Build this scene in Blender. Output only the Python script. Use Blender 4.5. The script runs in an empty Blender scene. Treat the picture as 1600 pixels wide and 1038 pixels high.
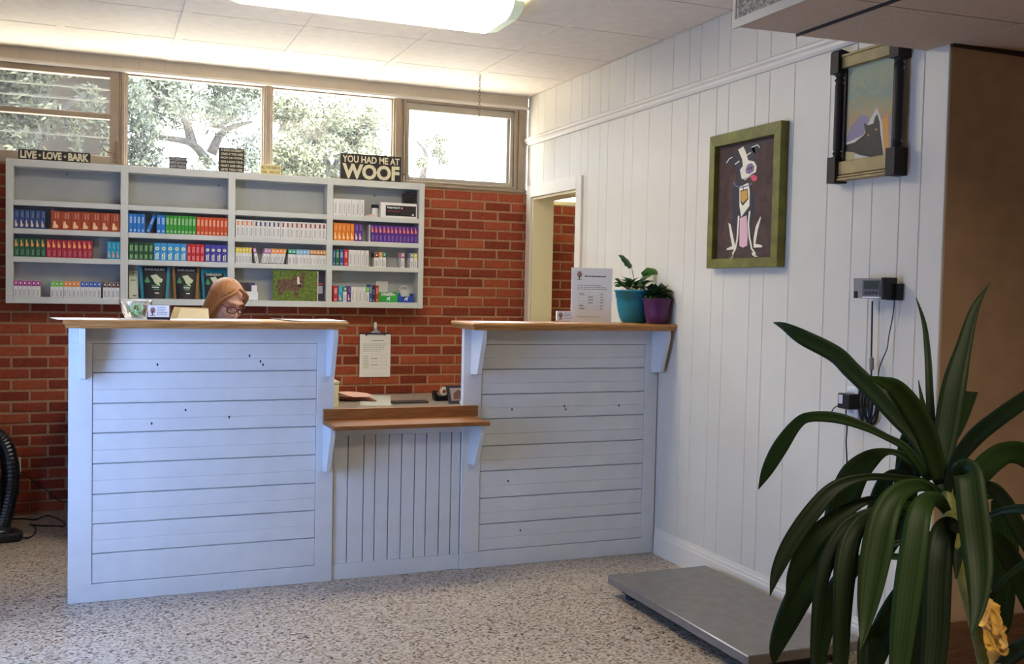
import bpy, bmesh, math, random
from mathutils import Vector, Matrix, Euler
random.seed(7)
SC = bpy.context.scene
COL = SC.collection
R = math.radians

# ------------------------------------------------------------------ camera, sky, sun, window light, exposure
CAM = Vector((-2.83902, -6.74918, 1.43484))
ROT = Euler((R(87.58578), R(-1.23342), R(-22.11432)), 'XYZ')
F = 1581.754
cam = bpy.data.objects.new('camera', bpy.data.cameras.new('camera'))
cam.data.sensor_fit = 'HORIZONTAL'; cam.data.sensor_width = 36.0
cam.data.lens = F * 36.0 / 1600.0
cam.data.clip_start = 0.05; cam.data.clip_end = 300
cam.location = CAM; cam.rotation_euler = ROT
COL.objects.link(cam); SC.camera = cam

w = bpy.data.worlds.new('sky'); SC.world = w; w.use_nodes = True
bg = w.node_tree.nodes['Background']
bg.inputs[0].default_value = (0.83, 0.92, 1.0, 1); bg.inputs[1].default_value = 9.2

def lamp(name, kind, loc, rot, energy, color, size=None, size_y=None, angle=None):
    l = bpy.data.lights.new(name, kind); l.energy = energy; l.color = color
    if kind == 'AREA':
        l.shape = 'RECTANGLE'; l.size = size; l.size_y = size_y
    if angle: l.angle = angle
    o = bpy.data.objects.new(name, l); o.location = loc; o.rotation_euler = rot
    COL.objects.link(o); return o
lamp('sun', 'SUN', (0, 0, 9), (R(32), 0, R(-25)), 24.0, (1.0, 0.95, 0.84), angle=R(0.6))
# area lamps inside the closed left and front walls, standing in for window daylight
lw = lamp('left_window_light', 'AREA', (-3.74, -3.0, 1.0), Euler((0, R(-90), 0)), 27, (0.30, 0.50, 1.0), 1.35, 0.85)
lamp('front_window_light', 'AREA', (-2.9, -9.55, 1.35), (R(90), 0, 0), 2.5, (1.0, 0.96, 0.9), 2.4, 2.0)
lamp('second_ceiling_light', 'AREA', (-1.3, -6.4, 2.78), (0, 0, 0), 32, (1.0, 0.85, 0.62), 1.3, 0.4)  # unseen warm fill added to brighten the soffit and brown wall
SC.view_settings.view_transform = 'Standard'; SC.view_settings.look = 'None'
SC.view_settings.gamma = 1.0; SC.view_settings.use_curve_mapping = False
SC.view_settings.exposure = 1.15
try:
    SC.cycles.max_bounces = 10; SC.cycles.transparent_max_bounces = 16
    SC.cycles.caustics_reflective = False; SC.cycles.caustics_refractive = False
    SC.cycles.sample_clamp_indirect = 6.0
except Exception: pass

# ------------------------------------------------------------------ helpers
RM = ROT.to_matrix()
def PX(px, py, ax, val):
    """world point where the sight line of photo pixel (px,py) meets the plane ax=val"""
    d = RM @ Vector(((px-800)/F, -(py-519)/F, -1.0)); i = 'xyz'.index(ax)
    return CAM + d * ((val - CAM[i]) / d[i])
def PD(px, py, depth):
    return CAM + (RM @ Vector(((px-800)/F, -(py-519)/F, -1.0))) * depth
def proj(P):
    q = RM.transposed() @ (Vector(P) - CAM)
    return 800 + F*q.x/-q.z, 519 - F*q.y/-q.z

def lin(c):
    c = c/255.0
    return c/12.92 if c <= 0.04045 else ((c+0.055)/1.055)**2.4
def rgb(r, g, b): return (lin(r), lin(g), lin(b), 1.0)
MATS = {}
def mat(name, c, rough=0.6, metal=0.0, var=0.0, scale=30.0, bump=0.0, stretch=None, c2=None, spec=0.4, emit=None, alpha=None, trans=0.0, subs=None, bscale=None):
    """c is sRGB 0-255. var mixes a noise-driven second colour; bump adds fine relief."""
    if name in MATS: return MATS[name]
    m = bpy.data.materials.new(name); m.use_nodes = True
    nt = m.node_tree; b = nt.nodes['Principled BSDF']
    b.inputs['Base Color'].default_value = rgb(*c); b.inputs['Roughness'].default_value = rough
    b.inputs['Metallic'].default_value = metal; b.inputs['Specular IOR Level'].default_value = spec
    if trans: b.inputs['Transmission Weight'].default_value = trans
    if emit: b.inputs['Emission Color'].default_value = rgb(*c); b.inputs['Emission Strength'].default_value = emit
    if var or bump:
        tc = nt.nodes.new('ShaderNodeTexCoord'); mp = nt.nodes.new('ShaderNodeMapping')
        nt.links.new(tc.outputs['Object'], mp.inputs[0])
        if stretch: mp.inputs['Scale'].default_value = stretch
        nz = nt.nodes.new('ShaderNodeTexNoise'); nz.inputs['Scale'].default_value = scale
        nz.inputs['Detail'].default_value = 6.0
        nt.links.new(mp.outputs[0], nz.inputs['Vector'])
        if var:
            rp = nt.nodes.new('ShaderNodeValToRGB')
            k = c2 or tuple(max(0, v*(1-var)) for v in c)
            rp.color_ramp.elements[0].color = rgb(*k); rp.color_ramp.elements[1].color = rgb(*c)
            rp.color_ramp.elements[0].position = 0.35; rp.color_ramp.elements[1].position = 0.65
            nt.links.new(nz.outputs['Fac'], rp.inputs[0]); nt.links.new(rp.outputs[0], b.inputs['Base Color'])
        if bump:
            bp = nt.nodes.new('ShaderNodeBump'); bp.inputs['Strength'].default_value = bump
            bp.inputs['Distance'].default_value = 0.004
            n2 = nz
            if bscale:
                n2 = nt.nodes.new('ShaderNodeTexNoise'); n2.inputs['Scale'].default_value = bscale
                nt.links.new(mp.outputs[0], n2.inputs['Vector'])
            nt.links.new(n2.outputs['Fac'], bp.inputs['Height']); nt.links.new(bp.outputs[0], b.inputs['Normal'])
    MATS[name] = m; return m

class MB:
    def __init__(s): s.v = []; s.f = []; s.mi = []
    def add(s, vs, fs, mi=0):
        n = len(s.v); s.v += [Vector(v) for v in vs]
        for f in fs: s.f.append([i+n for i in f]); s.mi.append(mi)
        return s
    def box(s, x0, x1, y0, y1, z0, z1, mi=0):
        vs = [(x,y,z) for z in (z0,z1) for y in (y0,y1) for x in (x0,x1)]
        return s.add(vs, [(0,2,3,1),(4,5,7,6),(0,1,5,4),(2,6,7,3),(0,4,6,2),(1,3,7,5)], mi)
    def prism(s, poly, ax, a0, a1, mi=0):
        """poly: 2-D outline in the two other axes (in xyz order), extruded along ax."""
        n = len(poly)
        def mk(p, a):
            if ax == 'x': return (a, p[0], p[1])
            if ax == 'y': return (p[0], a, p[1])
            return (p[0], p[1], a)
        vs = [mk(p,a0) for p in poly] + [mk(p,a1) for p in poly]
        fs = [tuple(range(n))[::-1], tuple(range(n,2*n))] + [(i,(i+1)%n,(i+1)%n+n,i+n) for i in range(n)]
        return s.add(vs, fs, mi)
    def lathe(s, prof, c, mi=0, n=24, cap=True):
        vs = []; fs = []
        for (r, z) in prof:
            for k in range(n):
                a = 2*math.pi*k/n; vs.append((c[0]+r*math.cos(a), c[1]+r*math.sin(a), c[2]+z))
        for j in range(len(prof)-1):
            for k in range(n):
                k2 = (k+1)%n; fs.append((j*n+k, j*n+k2, (j+1)*n+k2, (j+1)*n+k))
        if cap: fs.append(tuple(range(n))[::-1]); fs.append(tuple((len(prof)-1)*n+k for k in range(n)))
        return s.add(vs, fs, mi)
    def tube(s, pts, r, mi=0, n=8, closed=False):
        pts = [Vector(p) for p in pts]; rr = r if isinstance(r, (list,tuple)) else [r]*len(pts)
        vs = []; fs = []; up = None; N = len(pts)
        for i, p in enumerate(pts):
            a = pts[(i-1) % N] if (i > 0 or closed) else p; b = pts[(i+1) % N] if (i < N-1 or closed) else p
            t = (b-a).normalized() if (b-a).length > 1e-9 else Vector((0,0,1))
            if up is None:
                up = t.orthogonal().normalized()
            else:
                up = (up - t*up.dot(t)); up = up.normalized() if up.length > 1e-6 else t.orthogonal().normalized()
            sd = t.cross(up)
            for k in range(n):
                q = 2*math.pi*k/n; vs.append(p + (up*math.cos(q) + sd*math.sin(q))*rr[i])
        for i in range(N if closed else N-1):
            j = (i+1) % N
            for k in range(n):
                k2 = (k+1)%n; fs.append((i*n+k, i*n+k2, j*n+k2, j*n+k))
        if not closed: fs.append(tuple(range(n))[::-1]); fs.append(tuple((N-1)*n+k for k in range(n)))
        return s.add(vs, fs, mi)
    def ball(s, c, r, mi=0, nu=14, nv=9, mtx=None):
        r = r if isinstance(r, (tuple,list)) else (r,r,r)
        vs = []; fs = []
        for j in range(nv+1):
            t = math.pi*j/nv
            for k in range(nu):
                a = 2*math.pi*k/nu
                p = Vector((r[0]*math.sin(t)*math.cos(a), r[1]*math.sin(t)*math.sin(a), r[2]*math.cos(t)))
                if mtx: p = mtx @ p
                vs.append(Vector(c)+p)
        for j in range(nv):
            for k in range(nu):
                k2 = (k+1)%nu; fs.append((j*nu+k, (j+1)*nu+k, (j+1)*nu+k2, j*nu+k2))
        return s.add(vs, fs, mi)
    def xf(s, M):
        s.v = [M @ v for v in s.v]; return s
    def bbox_base(s):
        xs = [v.x for v in s.v]; ys = [v.y for v in s.v]; zs = [v.z for v in s.v]
        return Vector(((min(xs)+max(xs))/2, (min(ys)+max(ys))/2, min(zs)))

def wloc(o):
    l = Vector((0,0,0))
    while o: l += o.location; o = o.parent
    return l
def tag(o, label=None, cat=None, group=None, kind=None):
    if label: o['label'] = label
    if cat: o['category'] = cat
    if group: o['group'] = group
    if kind: o['kind'] = kind
    return o
def empty(name, loc, label=None, cat=None, group=None, kind=None):
    o = bpy.data.objects.new(name, None); o.empty_display_size = 0.05; o.location = loc
    COL.objects.link(o); return tag(o, label, cat, group, kind)
def mesh_of(name, mb, mats, base, smooth=False, bevel=0):
    me = bpy.data.meshes.new(name)
    me.from_pydata([v-base for v in mb.v], [], mb.f)
    mats = mats if isinstance(mats, (list,tuple)) else [mats]
    for m in mats: me.materials.append(m)
    me.polygons.foreach_set('material_index', mb.mi)
    if bevel or True:
        bm = bmesh.new(); bm.from_mesh(me)
        bmesh.ops.remove_doubles(bm, verts=bm.verts, dist=1e-6)
        bmesh.ops.recalc_face_normals(bm, faces=bm.faces)
        if bevel:
            es = [e for e in bm.edges if len(e.link_faces) == 2 and e.calc_face_angle(0) > 0.6]
            bmesh.ops.bevel(bm, geom=es, offset=bevel, segments=1, affect='EDGES', profile=0.5)
        bm.to_mesh(me); bm.free()
    if smooth:
        me.polygons.foreach_set('use_smooth', [True]*len(me.polygons))
    me.update(); return me
def obj(name, mb, mats, parent=None, label=None, cat=None, group=None, kind=None, smooth=False, bevel=0, base=None, ownloc=True):
    """link mb (world coordinates) as ONE mesh object; a child is placed relative to its parent."""
    b = base if base is not None else mb.bbox_base()
    me = mesh_of(name, mb, mats, b, smooth, bevel)
    o = bpy.data.objects.new(name, me); COL.objects.link(o)
    if parent: o.parent = parent; o.location = b - wloc(parent)
    else: o.location = b
    return tag(o, label, cat, group, kind)
def inst(o_or_me, name, loc, parent=None):
    o = bpy.data.objects.new(name, o_or_me); COL.objects.link(o)
    if parent: o.parent = parent; o.location = Vector(loc) - wloc(parent)
    else: o.location = loc
    return o
def spline(pts, n=8):
    """Catmull-Rom through pts (any-length tuples)"""
    P = [Vector(p) for p in pts]; out = []
    for i in range(len(P)-1):
        p0 = P[max(i-1,0)]; p1 = P[i]; p2 = P[i+1]; p3 = P[min(i+2,len(P)-1)]
        for k in range(n):
            t = k/n
            out.append(0.5*((2*p1)+(p2-p0)*t+(2*p0-5*p1+4*p2-p3)*t*t+(3*p1-p0-3*p2+p3)*t**3))
    out.append(P[-1]); return out
_tx = {}
def text_geo(body, bold=0.0, spacing=1.0):
    k = (body, bold, spacing)
    if k in _tx: return _tx[k]
    cu = bpy.data.curves.new('t', 'FONT'); cu.body = body; cu.size = 1.0; cu.offset = bold; cu.resolution_u = 3
    cu.space_character = spacing
    o = bpy.data.objects.new('t', cu); COL.objects.link(o)
    dg = bpy.context.evaluated_depsgraph_get(); dg.update()
    me = o.evaluated_get(dg).to_mesh()
    vs = [v.co.copy() for v in me.vertices]; fs = [tuple(p.vertices) for p in me.polygons]
    o.evaluated_get(dg).to_mesh_clear(); bpy.data.objects.remove(o); bpy.data.curves.remove(cu)
    xs = [v.x for v in vs]; ys = [v.y for v in vs]; x0, x1, y0, y1 = min(xs), max(xs), min(ys), max(ys)
    vs = [((v.x-x0)/(x1-x0), (v.y-y0)/(y1-y0)) for v in vs]
    _tx[k] = (vs, fs); return _tx[k]
def put_text(mb, body, O, U, V, mi=0, bold=0.0, spacing=1.0):
    """letters filling the rectangle O + u*U + v*V"""
    vs, fs = text_geo(body, bold, spacing); O = Vector(O); U = Vector(U); V = Vector(V)
    mb.add([O + U*x + V*y for x, y in vs], fs, mi)
def quad(mb, O, U, V, mi=0):
    O = Vector(O); U = Vector(U); V = Vector(V)
    mb.add([O, O+U, O+U+V, O+V], [(0,1,2,3)], mi)
def lines_of_print(mb, O, U, V, rows, mi=0, fill=0.5, seed=1):
    """rows of small word-shaped dashes, like print too small to read"""
    rd = random.Random(seed); O = Vector(O); U = Vector(U); V = Vector(V)
    for r in range(rows):
        x = 0.0; y = 1 - (r+0.75)/rows; end = rd.uniform(0.7, 1.0)
        while x < end-0.03:
            l = min(rd.uniform(0.05, 0.14), end-x)
            quad(mb, O+U*x+V*y, U*l, V*(fill/rows), mi); x += l+0.025

# ------------------------------------------------------------------ materials
paint = mat('grey_white_paint', (206,210,213), 0.45, var=0.03, scale=9, bump=0.05, bscale=220)
shelfp = mat('shelf_paint', (205,207,203), 0.5, var=0.02, scale=8)
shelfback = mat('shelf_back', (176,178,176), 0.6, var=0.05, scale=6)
wallp = mat('panel_paint', (207,200,186), 0.42, var=0.02, scale=4, bump=0.03, bscale=120)
trimp = mat('trim_paint', (216,208,194), 0.35)
ceilp = mat('ceiling_tile_paint', (226,214,200), 0.75, var=0.04, scale=14, bump=0.12, bscale=160)
woodm = mat('oak', (176,128,72), 0.35, var=0.2, scale=7, stretch=(1.2,14,14), c2=(146,98,50), bump=0.04)
brownw = mat('brown_wall_paint', (182,154,128), 0.7, var=0.05, scale=12)
valp = mat('valance_paint', (200,186,166), 0.5, var=0.04, scale=12)  # lighter copy of the frame paint, as light falls on the valance
winframe = mat('window_frame_paint', (158,140,120), 0.5, var=0.06, scale=12)  # frame paint darkened to carry its backlit look
mortar = mat('mortar', (180,136,102), 0.95, var=0.12, scale=60, bump=0.3)
blackp = mat('black_plastic', (22,22,24), 0.4)
darkp = mat('dark_grey_plastic', (52,52,56), 0.45)
whitep = mat('white_paper', (236,236,238), 0.7)
ink = mat('print_grey', (120,122,130), 0.8)
inkd = mat('print_dark', (48,46,52), 0.8)
chrome = mat('chrome', (200,200,205), 0.25, metal=1.0)
cream = mat('cream_paint', (232,218,178), 0.5)

def brick_mat():
    m = bpy.data.materials.new('brick_clay'); m.use_nodes = True; nt = m.node_tree; b = nt.nodes['Principled BSDF']
    b.inputs['Roughness'].default_value = 0.8; b.inputs['Specular IOR Level'].default_value = 0.25
    oi = nt.nodes.new('ShaderNodeObjectInfo'); tc = nt.nodes.new('ShaderNodeTexCoord')
    geo = nt.nodes.new('ShaderNodeNewGeometry')
    rp = nt.nodes.new('ShaderNodeValToRGB')
    rp.color_ramp.elements[0].color = rgb(128,54,36); rp.color_ramp.elements[1].color = rgb(170,84,54)
    e = rp.color_ramp.elements.new(0.5); e.color = rgb(148,64,42)
    ad = nt.nodes.new('ShaderNodeMath'); ad.operation = 'ADD'
    nt.links.new(oi.outputs['Random'], ad.inputs[0]); nt.links.new(geo.outputs['Random Per Island'], ad.inputs[1])
    fr = nt.nodes.new('ShaderNodeMath'); fr.operation = 'FRACT'; nt.links.new(ad.outputs[0], fr.inputs[0])
    nt.links.new(fr.outputs[0], rp.inputs[0])
    nz = nt.nodes.new('ShaderNodeTexNoise'); nz.inputs['Scale'].default_value = 45; nz.inputs['Detail'].default_value = 5
    nt.links.new(tc.outputs['Object'], nz.inputs['Vector'])
    mx = nt.nodes.new('ShaderNodeMix'); mx.data_type = 'RGBA'; mx.blend_type = 'MULTIPLY'; mx.inputs[0].default_value = 0.5
    r2 = nt.nodes.new('ShaderNodeValToRGB'); r2.color_ramp.elements[0].color = (0.5,0.45,0.45,1); r2.color_ramp.elements[1].color = (1.1,1.1,1.1,1)
    r2.color_ramp.elements[0].position = 0.3; r2.color_ramp.elements[1].position = 0.65
    nt.links.new(nz.outputs['Fac'], r2.inputs[0]); nt.links.new(rp.outputs[0], mx.inputs[6]); nt.links.new(r2.outputs[0], mx.inputs[7])
    nt.links.new(mx.outputs[2], b.inputs['Base Color'])
    bp = nt.nodes.new('ShaderNodeBump'); bp.inputs['Strength'].default_value = 0.35; bp.inputs['Distance'].default_value = 0.003
    nt.links.new(nz.outputs['Fac'], bp.inputs['Height']); nt.links.new(bp.outputs[0], b.inputs['Normal'])
    return m
brickm = brick_mat()

def terrazzo():
    m = bpy.data.materials.new('terrazzo'); m.use_nodes = True; nt = m.node_tree; b = nt.nodes['Principled BSDF']
    tc = nt.nodes.new('ShaderNodeTexCoord')
    v = nt.nodes.new('ShaderNodeTexVoronoi'); v.inputs['Scale'].default_value = 105; v.inputs['Randomness'].default_value = 1.0
    nt.links.new(tc.outputs['Object'], v.inputs['Vector'])
    sep = nt.nodes.new('ShaderNodeSeparateColor'); nt.links.new(v.outputs['Color'], sep.inputs[0])
    rp = nt.nodes.new('ShaderNodeValToRGB'); rp.color_ramp.interpolation = 'CONSTANT'
    cs = [(0,(184,168,148)),(0.34,(204,192,174)),(0.52,(168,148,126)),(0.66,(150,124,102)),(0.77,(198,184,166)),(0.90,(112,96,84)),(0.955,(74,64,58))]
    rp.color_ramp.elements[0].color = rgb(*cs[0][1]); rp.color_ramp.elements[1].position = cs[1][0]; rp.color_ramp.elements[1].color = rgb(*cs[1][1])
    for p, c in cs[2:]:
        e = rp.color_ramp.elements.new(p); e.color = rgb(*c)
    nt.links.new(sep.outputs[0], rp.inputs[0])
    n = nt.nodes.new('ShaderNodeTexNoise'); n.inputs['Scale'].default_value = 2.5; nt.links.new(tc.outputs['Object'], n.inputs['Vector'])
    mx = nt.nodes.new('ShaderNodeMix'); mx.data_type = 'RGBA'; mx.blend_type = 'MULTIPLY'; mx.inputs[0].default_value = 0.25
    nt.links.new(rp.outputs[0], mx.inputs[6]); nt.links.new(n.outputs['Fac'], mx.inputs[7])
    nt.links.new(mx.outputs[2], b.inputs['Base Color'])
    b.inputs['Roughness'].default_value = 0.33; b.inputs['Specular IOR Level'].default_value = 0.4
    return m

def dusty_glass(name, haze=0.14, edge=0.0):
    m = bpy.data.materials.new(name); m.use_nodes = True; nt = m.node_tree
    for n in list(nt.nodes): nt.nodes.remove(n)
    out = nt.nodes.new('ShaderNodeOutputMaterial'); tr = nt.nodes.new('ShaderNodeBsdfTransparent')
    tl = nt.nodes.new('ShaderNodeBsdfTranslucent'); tl.inputs[0].default_value = (0.9,0.92,0.9,1)
    gl = nt.nodes.new('ShaderNodeBsdfGlossy'); gl.inputs['Roughness'].default_value = 0.05
    a = nt.nodes.new('ShaderNodeMixShader'); a.inputs[0].default_value = haze
    nt.links.new(tr.outputs[0], a.inputs[1]); nt.links.new(tl.outputs[0], a.inputs[2])
    c = nt.nodes.new('ShaderNodeMixShader'); c.inputs[0].default_value = 0.008
    nt.links.new(a.outputs[0], c.inputs[1]); nt.links.new(gl.outputs[0], c.inputs[2])
    if edge:
        lw_ = nt.nodes.new('ShaderNodeLayerWeight'); lw_.inputs[0].default_value = edge; nt.links.new(lw_.outputs['Facing'], c.inputs[0])
    nt.links.new(c.outputs[0], out.inputs[0]); return m
glassm = dusty_glass('dusty_window_glass', 0.008)
louvreglass = dusty_glass('louvre_glass', 0.006)
clear = dusty_glass('clear_acrylic', 0.05)

# ------------------------------------------------------------------ ROOM SHELL
XL, YF, XR, ZC = -3.8, -9.6, 2.4, 2.81
floor = obj('floor', MB().box(XL-0.2, XR+0.2, YF-0.2, 0.3, -0.12, 0), terrazzo(), kind='structure', label='speckled beige terrazzo floor')

# back wall: mortar bed with every visible brick as a part
WB_TOP = 2.128
wall_back = empty('wall_back', (0,0,0), 'red brick back wall in running bond', kind='structure')
obj('mortar_bed', MB().box(XL-0.1, 0.15, 0.0045, 0.14, -0.02, WB_TOP).box(0.15, 2.2, 0.0045, 0.14, -0.02, 2.054), mortar, wall_back)
CH, BP = 0.068, 0.2010
def brick_mb(L, H, dx=0, dz=0):
    mb = MB(); a = 0.003; h = H/2; l = L/2
    front = [(-l+a,0,-h+a),(l-a,0,-h+a),(l-a,0,h-a),(-l+a,0,h-a)]
    mid = [(-l,0.0025,-h),(l,0.0025,-h),(l,0.0025,h),(-l,0.0025,h)]
    back = [(-l,0.02,-h),(l,0.02,-h),(l,0.02,h),(-l,0.02,h)]
    mb.add(front+mid+back, [(0,1,2,3)]+[(i,i+4,(i+1)%4+4,(i+1)%4) for i in range(4)]+[(i+4,i+8,(i+1)%4+8,(i+1)%4+4) for i in range(4)])
    return mb
bmesh_full = mesh_of('brick', brick_mb(BP-0.0135, CH-0.0135), brickm, Vector((0,0,0)))
def seen(x, y):
    return ((x < 112 and y > 235 and y < 830) or (648 < x < 835 and 285 < y < 508) or (y > 470 and y < 512 and x < 760)
            or (508 < x < 742 and 470 < y < 632) or (850 < x < 915 and 290 < y < 520))
rest = MB(); nb = 0
for k in range(-19, 13):
    z = 1.2363 + CH*(k+0.5)
    if z - CH/2 < -0.02 or z + CH/2 > WB_TOP + 0.02: continue
    top_row = z + CH/2 > 2.08
    x0 = -0.7187 + (0 if k % 2 else BP/2)
    for i in range(-26, 15):
        xc = x0 + BP*(i+0.5) + 0.0008*((i*7+k*13) % 5 - 2)
        l, r = xc-BP/2, xc+BP/2
        if r < XL or l > 2.1: continue
        if top_row and r > 0.12: continue
        px, py = proj((xc, 0, z))
        if seen(px, py) and nb < 298:
            o = inst(bmesh_full, 'brick', (xc, 0.0015*((i*5+k*3) % 4 - 1.5), z), wall_back); nb += 1
        else:
            b = brick_mb(BP-0.0135, CH-0.0135); b.xf(Matrix.Translation((xc,0,z))); rest.add(b.v, b.f)
obj('bricks_out_of_sight', rest, brickm, wall_back, kind='stuff')

# window band above the brick: sill, header, mullions
tr1 = obj('trim_1', MB().box(XL-0.1, 0.0, -0.012, 0.14, WB_TOP, WB_TOP+0.022), winframe, kind='structure', bevel=0.004, label='painted sill ledge under the window band')
tr1b = obj('trim_2', MB().box(0.152, 2.2, -0.008, 0.14, 2.054, 2.086), cream, kind='structure', bevel=0.004, label='cream ledge seen through the doorway')
def xw(px, py=200): return PX(px, py, 'y', 0.0).x
val = empty('trim_3', (0,0,2.72), 'grooved boxed valance above the back windows', kind='structure')
pxs = [-80,-40,0, 32,88,176,217,258,286,338,364,416,466,500,526,562,587,650,690,740,780,804,825.0]
for a, b in zip(pxs[:-1], pxs[1:]):
    xa, xb = xw(a, 100), min(xw(b, 150), 0.0)
    obj('plank', MB().box(xa+0.0012, xb-0.0012, -0.012, 0.01, 2.732, 2.81), valp, val)
obj('moulding', MB().prism([(-0.012,2.718),(-0.026,2.722),(-0.03,2.73),(-0.026,2.738),(-0.008,2.742),(0.02,2.742),(0.02,2.718)], 'x', XL-0.1, 0.0), trimp, val, smooth=False)
obj('backing', MB().box(XL-0.1, 0, 0.0, 0.14, 2.72, 2.84), winframe, val)
ZB, ZT = WB_TOP+0.022, 2.722
def mull(x0, x1): return MB().box(x0, x1, 0.004, 0.12, ZB, ZT).box(x0+0.012, x1-0.012, -0.006, 0.02, ZB, ZT)
mulls = empty('trim_4', (0,0,ZB), 'painted uprights between the back windows', kind='structure')
xm = [(xw(186), xw(198.5)), (xw(412), xw(426)), (xw(615), xw(630.5)), (xw(808), 0.0)]
for a, b in xm: obj('mullion', mull(a, b), winframe, mulls, bevel=0.003)
obj('mullion', mull(-3.82, -3.76), winframe, mulls, bevel=0.003)
def frame_mb(x0, x1, z0, z1, wd, y0, y1, wtop=None, wbot=None):
    wt = wtop or wd; wb_ = wbot or wd
    return (MB().box(x0, x0+wd, y0, y1, z0, z1).box(x1-wd, x1, y0, y1, z0, z1)
            .box(x0+wd, x1-wd, y0, y1, z1-wt, z1).box(x0+wd, x1-wd, y0, y1, z0, z0+wb_))
# window 1: louvred window with middle rail
w1 = empty('window_1', (-3.4,0.03,ZB), 'louvred window at the left with a middle rail', kind='structure')
X1, X2 = -3.76, xm[0][0]
obj('sash', frame_mb(X1, X2, ZB, ZT, 0.052, 0.0, 0.06, wtop=0.042, wbot=0.05), winframe, w1, bevel=0.003)
zr = PX(100, 177, 'y', 0.02).z
obj('middle_rail', MB().box(X1+0.05, X2-0.05, 0.005, 0.055, zr-0.018, zr+0.016), winframe, w1, bevel=0.003)
for zz0, zz1, n in ((ZB+0.05, zr-0.018, 2), (zr+0.016, ZT-0.042, 3)):
    h = (zz1-zz0)/n
    for i in range(n):
        a = zz0 + h*i
        p = MB().add([(X1+0.05,0.05,a),(X2-0.05,0.05,a),(X2-0.05,0.022,a+h+0.012),(X1+0.05,0.022,a+h+0.012),
                      (X1+0.05,0.055,a),(X2-0.05,0.055,a),(X2-0.05,0.027,a+h+0.012),(X1+0.05,0.027,a+h+0.012)],
                     [(0,1,2,3),(7,6,5,4),(0,4,5,1),(3,2,6,7)])
        obj('pane', p, louvreglass, w1)
    for i in range(1, n):
        a = zz0 + h*i
        obj('pane_edge', MB().box(X1+0.05, X2-0.05, 0.018, 0.024, a-0.003, a+0.003), mat('glass_edge', (216,222,214), 0.2), w1)
hx = xw(183, 235)
obj('latch', MB().box(hx-0.012, hx+0.004, -0.03, 0.0, 2.165, 2.29).tube([(hx-0.005,-0.03,2.215),(hx-0.06,-0.045,2.222),(hx-0.075,-0.045,2.235)], 0.005), mat('rusty_latch', (120,92,66), 0.6, 0.4), w1, label='rusty latch handle')
# windows 2, 3: fixed panes
for n, (xa, xb) in ((2, (xm[0][1], xm[1][0])), (3, (xm[1][1], xm[2][0]))):
    wn = empty('window_%d' % n, ((xa+xb)/2, 0.03, ZB), 'fixed window with a view of sunlit trees', kind='structure')
    obj('stop', frame_mb(xa, xb, ZB, ZT, 0.007, 0.03, 0.07, wtop=0.012), winframe, wn)
    obj('pane', MB().box(xa+0.007, xb-0.007, 0.048, 0.053, ZB, ZT-0.012), glassm, wn)
# window 4: opening sash with crank
xa, xb = xm[2][1], xm[3][0]
w4 = empty('window_4', ((xa+xb)/2, 0.03, ZB), 'hinged window with crank beside the right wall', kind='structure')
obj('outer_frame', frame_mb(xa, xb, ZB, ZT, 0.018, -0.006, 0.09), winframe, w4, bevel=0.003)
obj('sash', frame_mb(xa+0.019, xb-0.019, ZB+0.016, ZT-0.02, 0.024, 0.012, 0.05, wtop=0.05, wbot=0.03), mat('sash_paint', (172,162,146), 0.5), w4, bevel=0.003)
obj('pane', MB().box(xa+0.04, xb-0.04, 0.03, 0.034, ZB+0.04, ZT-0.06), glassm, w4)
obj('side_stop', MB().box(xb-0.062, xb-0.042, 0.04, 0.10, ZB+0.04, ZT-0.07), mat('grey_stop', (150,148,146), 0.7), w4)
c0 = PX(636, 272, 'y', -0.02)
obj('crank', MB().tube([c0+Vector((-0.03,0.03,0)), c0+Vector((0.0,-0.02,0.004)), c0+Vector((0.012,-0.03,-0.03)), c0+Vector((0.035,-0.03,-0.034))], 0.005).ball(c0+Vector((0.038,-0.03,-0.034)), 0.008), mat('crank_metal', (120,112,100), 0.4, 0.7), w4)

# right wall: every grooved plank is a part
wall_right = empty('wall_right', (0.02,-2,0), 'white grooved plank wall on the right', kind='structure')
gy = [0.0,-0.186,-0.297,-0.479,-0.715,-0.881,-0.982,-1.143,-1.249,-1.458,-1.564,-1.747,-1.99,-2.152,-2.258,-2.417,-2.522,-2.74,-2.847,-3.03,-3.27,-3.43,-3.54,-3.69,-3.795,-3.914]
DO0, DO1, DH = -0.112, -0.85, 2.088
for a, b in zip(gy[:-1], gy[1:]):
    def plank(y0, y1, z0, z1):
        c = 0.003
        y0 -= 0.0004; y1 += 0.0004
        poly = [(0.0+c, y0),(0.0, y0-c),(0.0, y1+c),(0.0+c, y1),(0.0119,y1),(0.0119,y0)]
        obj('plank', MB().prism(poly, 'z', z0, z1), wallp, wall_right)
    for (y0, y1) in ((a, b),):
        if y0 <= DO1-0.03 or y1 >= DO0+0.03: plank(y0, y1, 0, 2.81)
        elif y0 > DO0:      # straddles the near jamb
            plank(y0, DO0-0.0, 0, DH+0.04) if DO0 < y0 else None
            plank(y0, y1, DH+0.04, 2.81)
        elif y1 < DO1:
            plank(DO1, y1, 0, DH+0.04); plank(y0, y1, DH+0.04, 2.81)
        else: plank(y0, y1, DH+0.04, 2.81)
core = MB().box(0.012, 0.15, DO1, -3.799, 0, 2.84).box(0.012, 0.15, DO0, 0.0, 0, 2.84).box(0.012, 0.15, DO1, DO0, DH+0.02, 2.84)
obj('wall_core', core, cream, wall_right)
door = empty('door_1', (0,-0.5,0), 'white cased doorway beside the counter', kind='structure')
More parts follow.
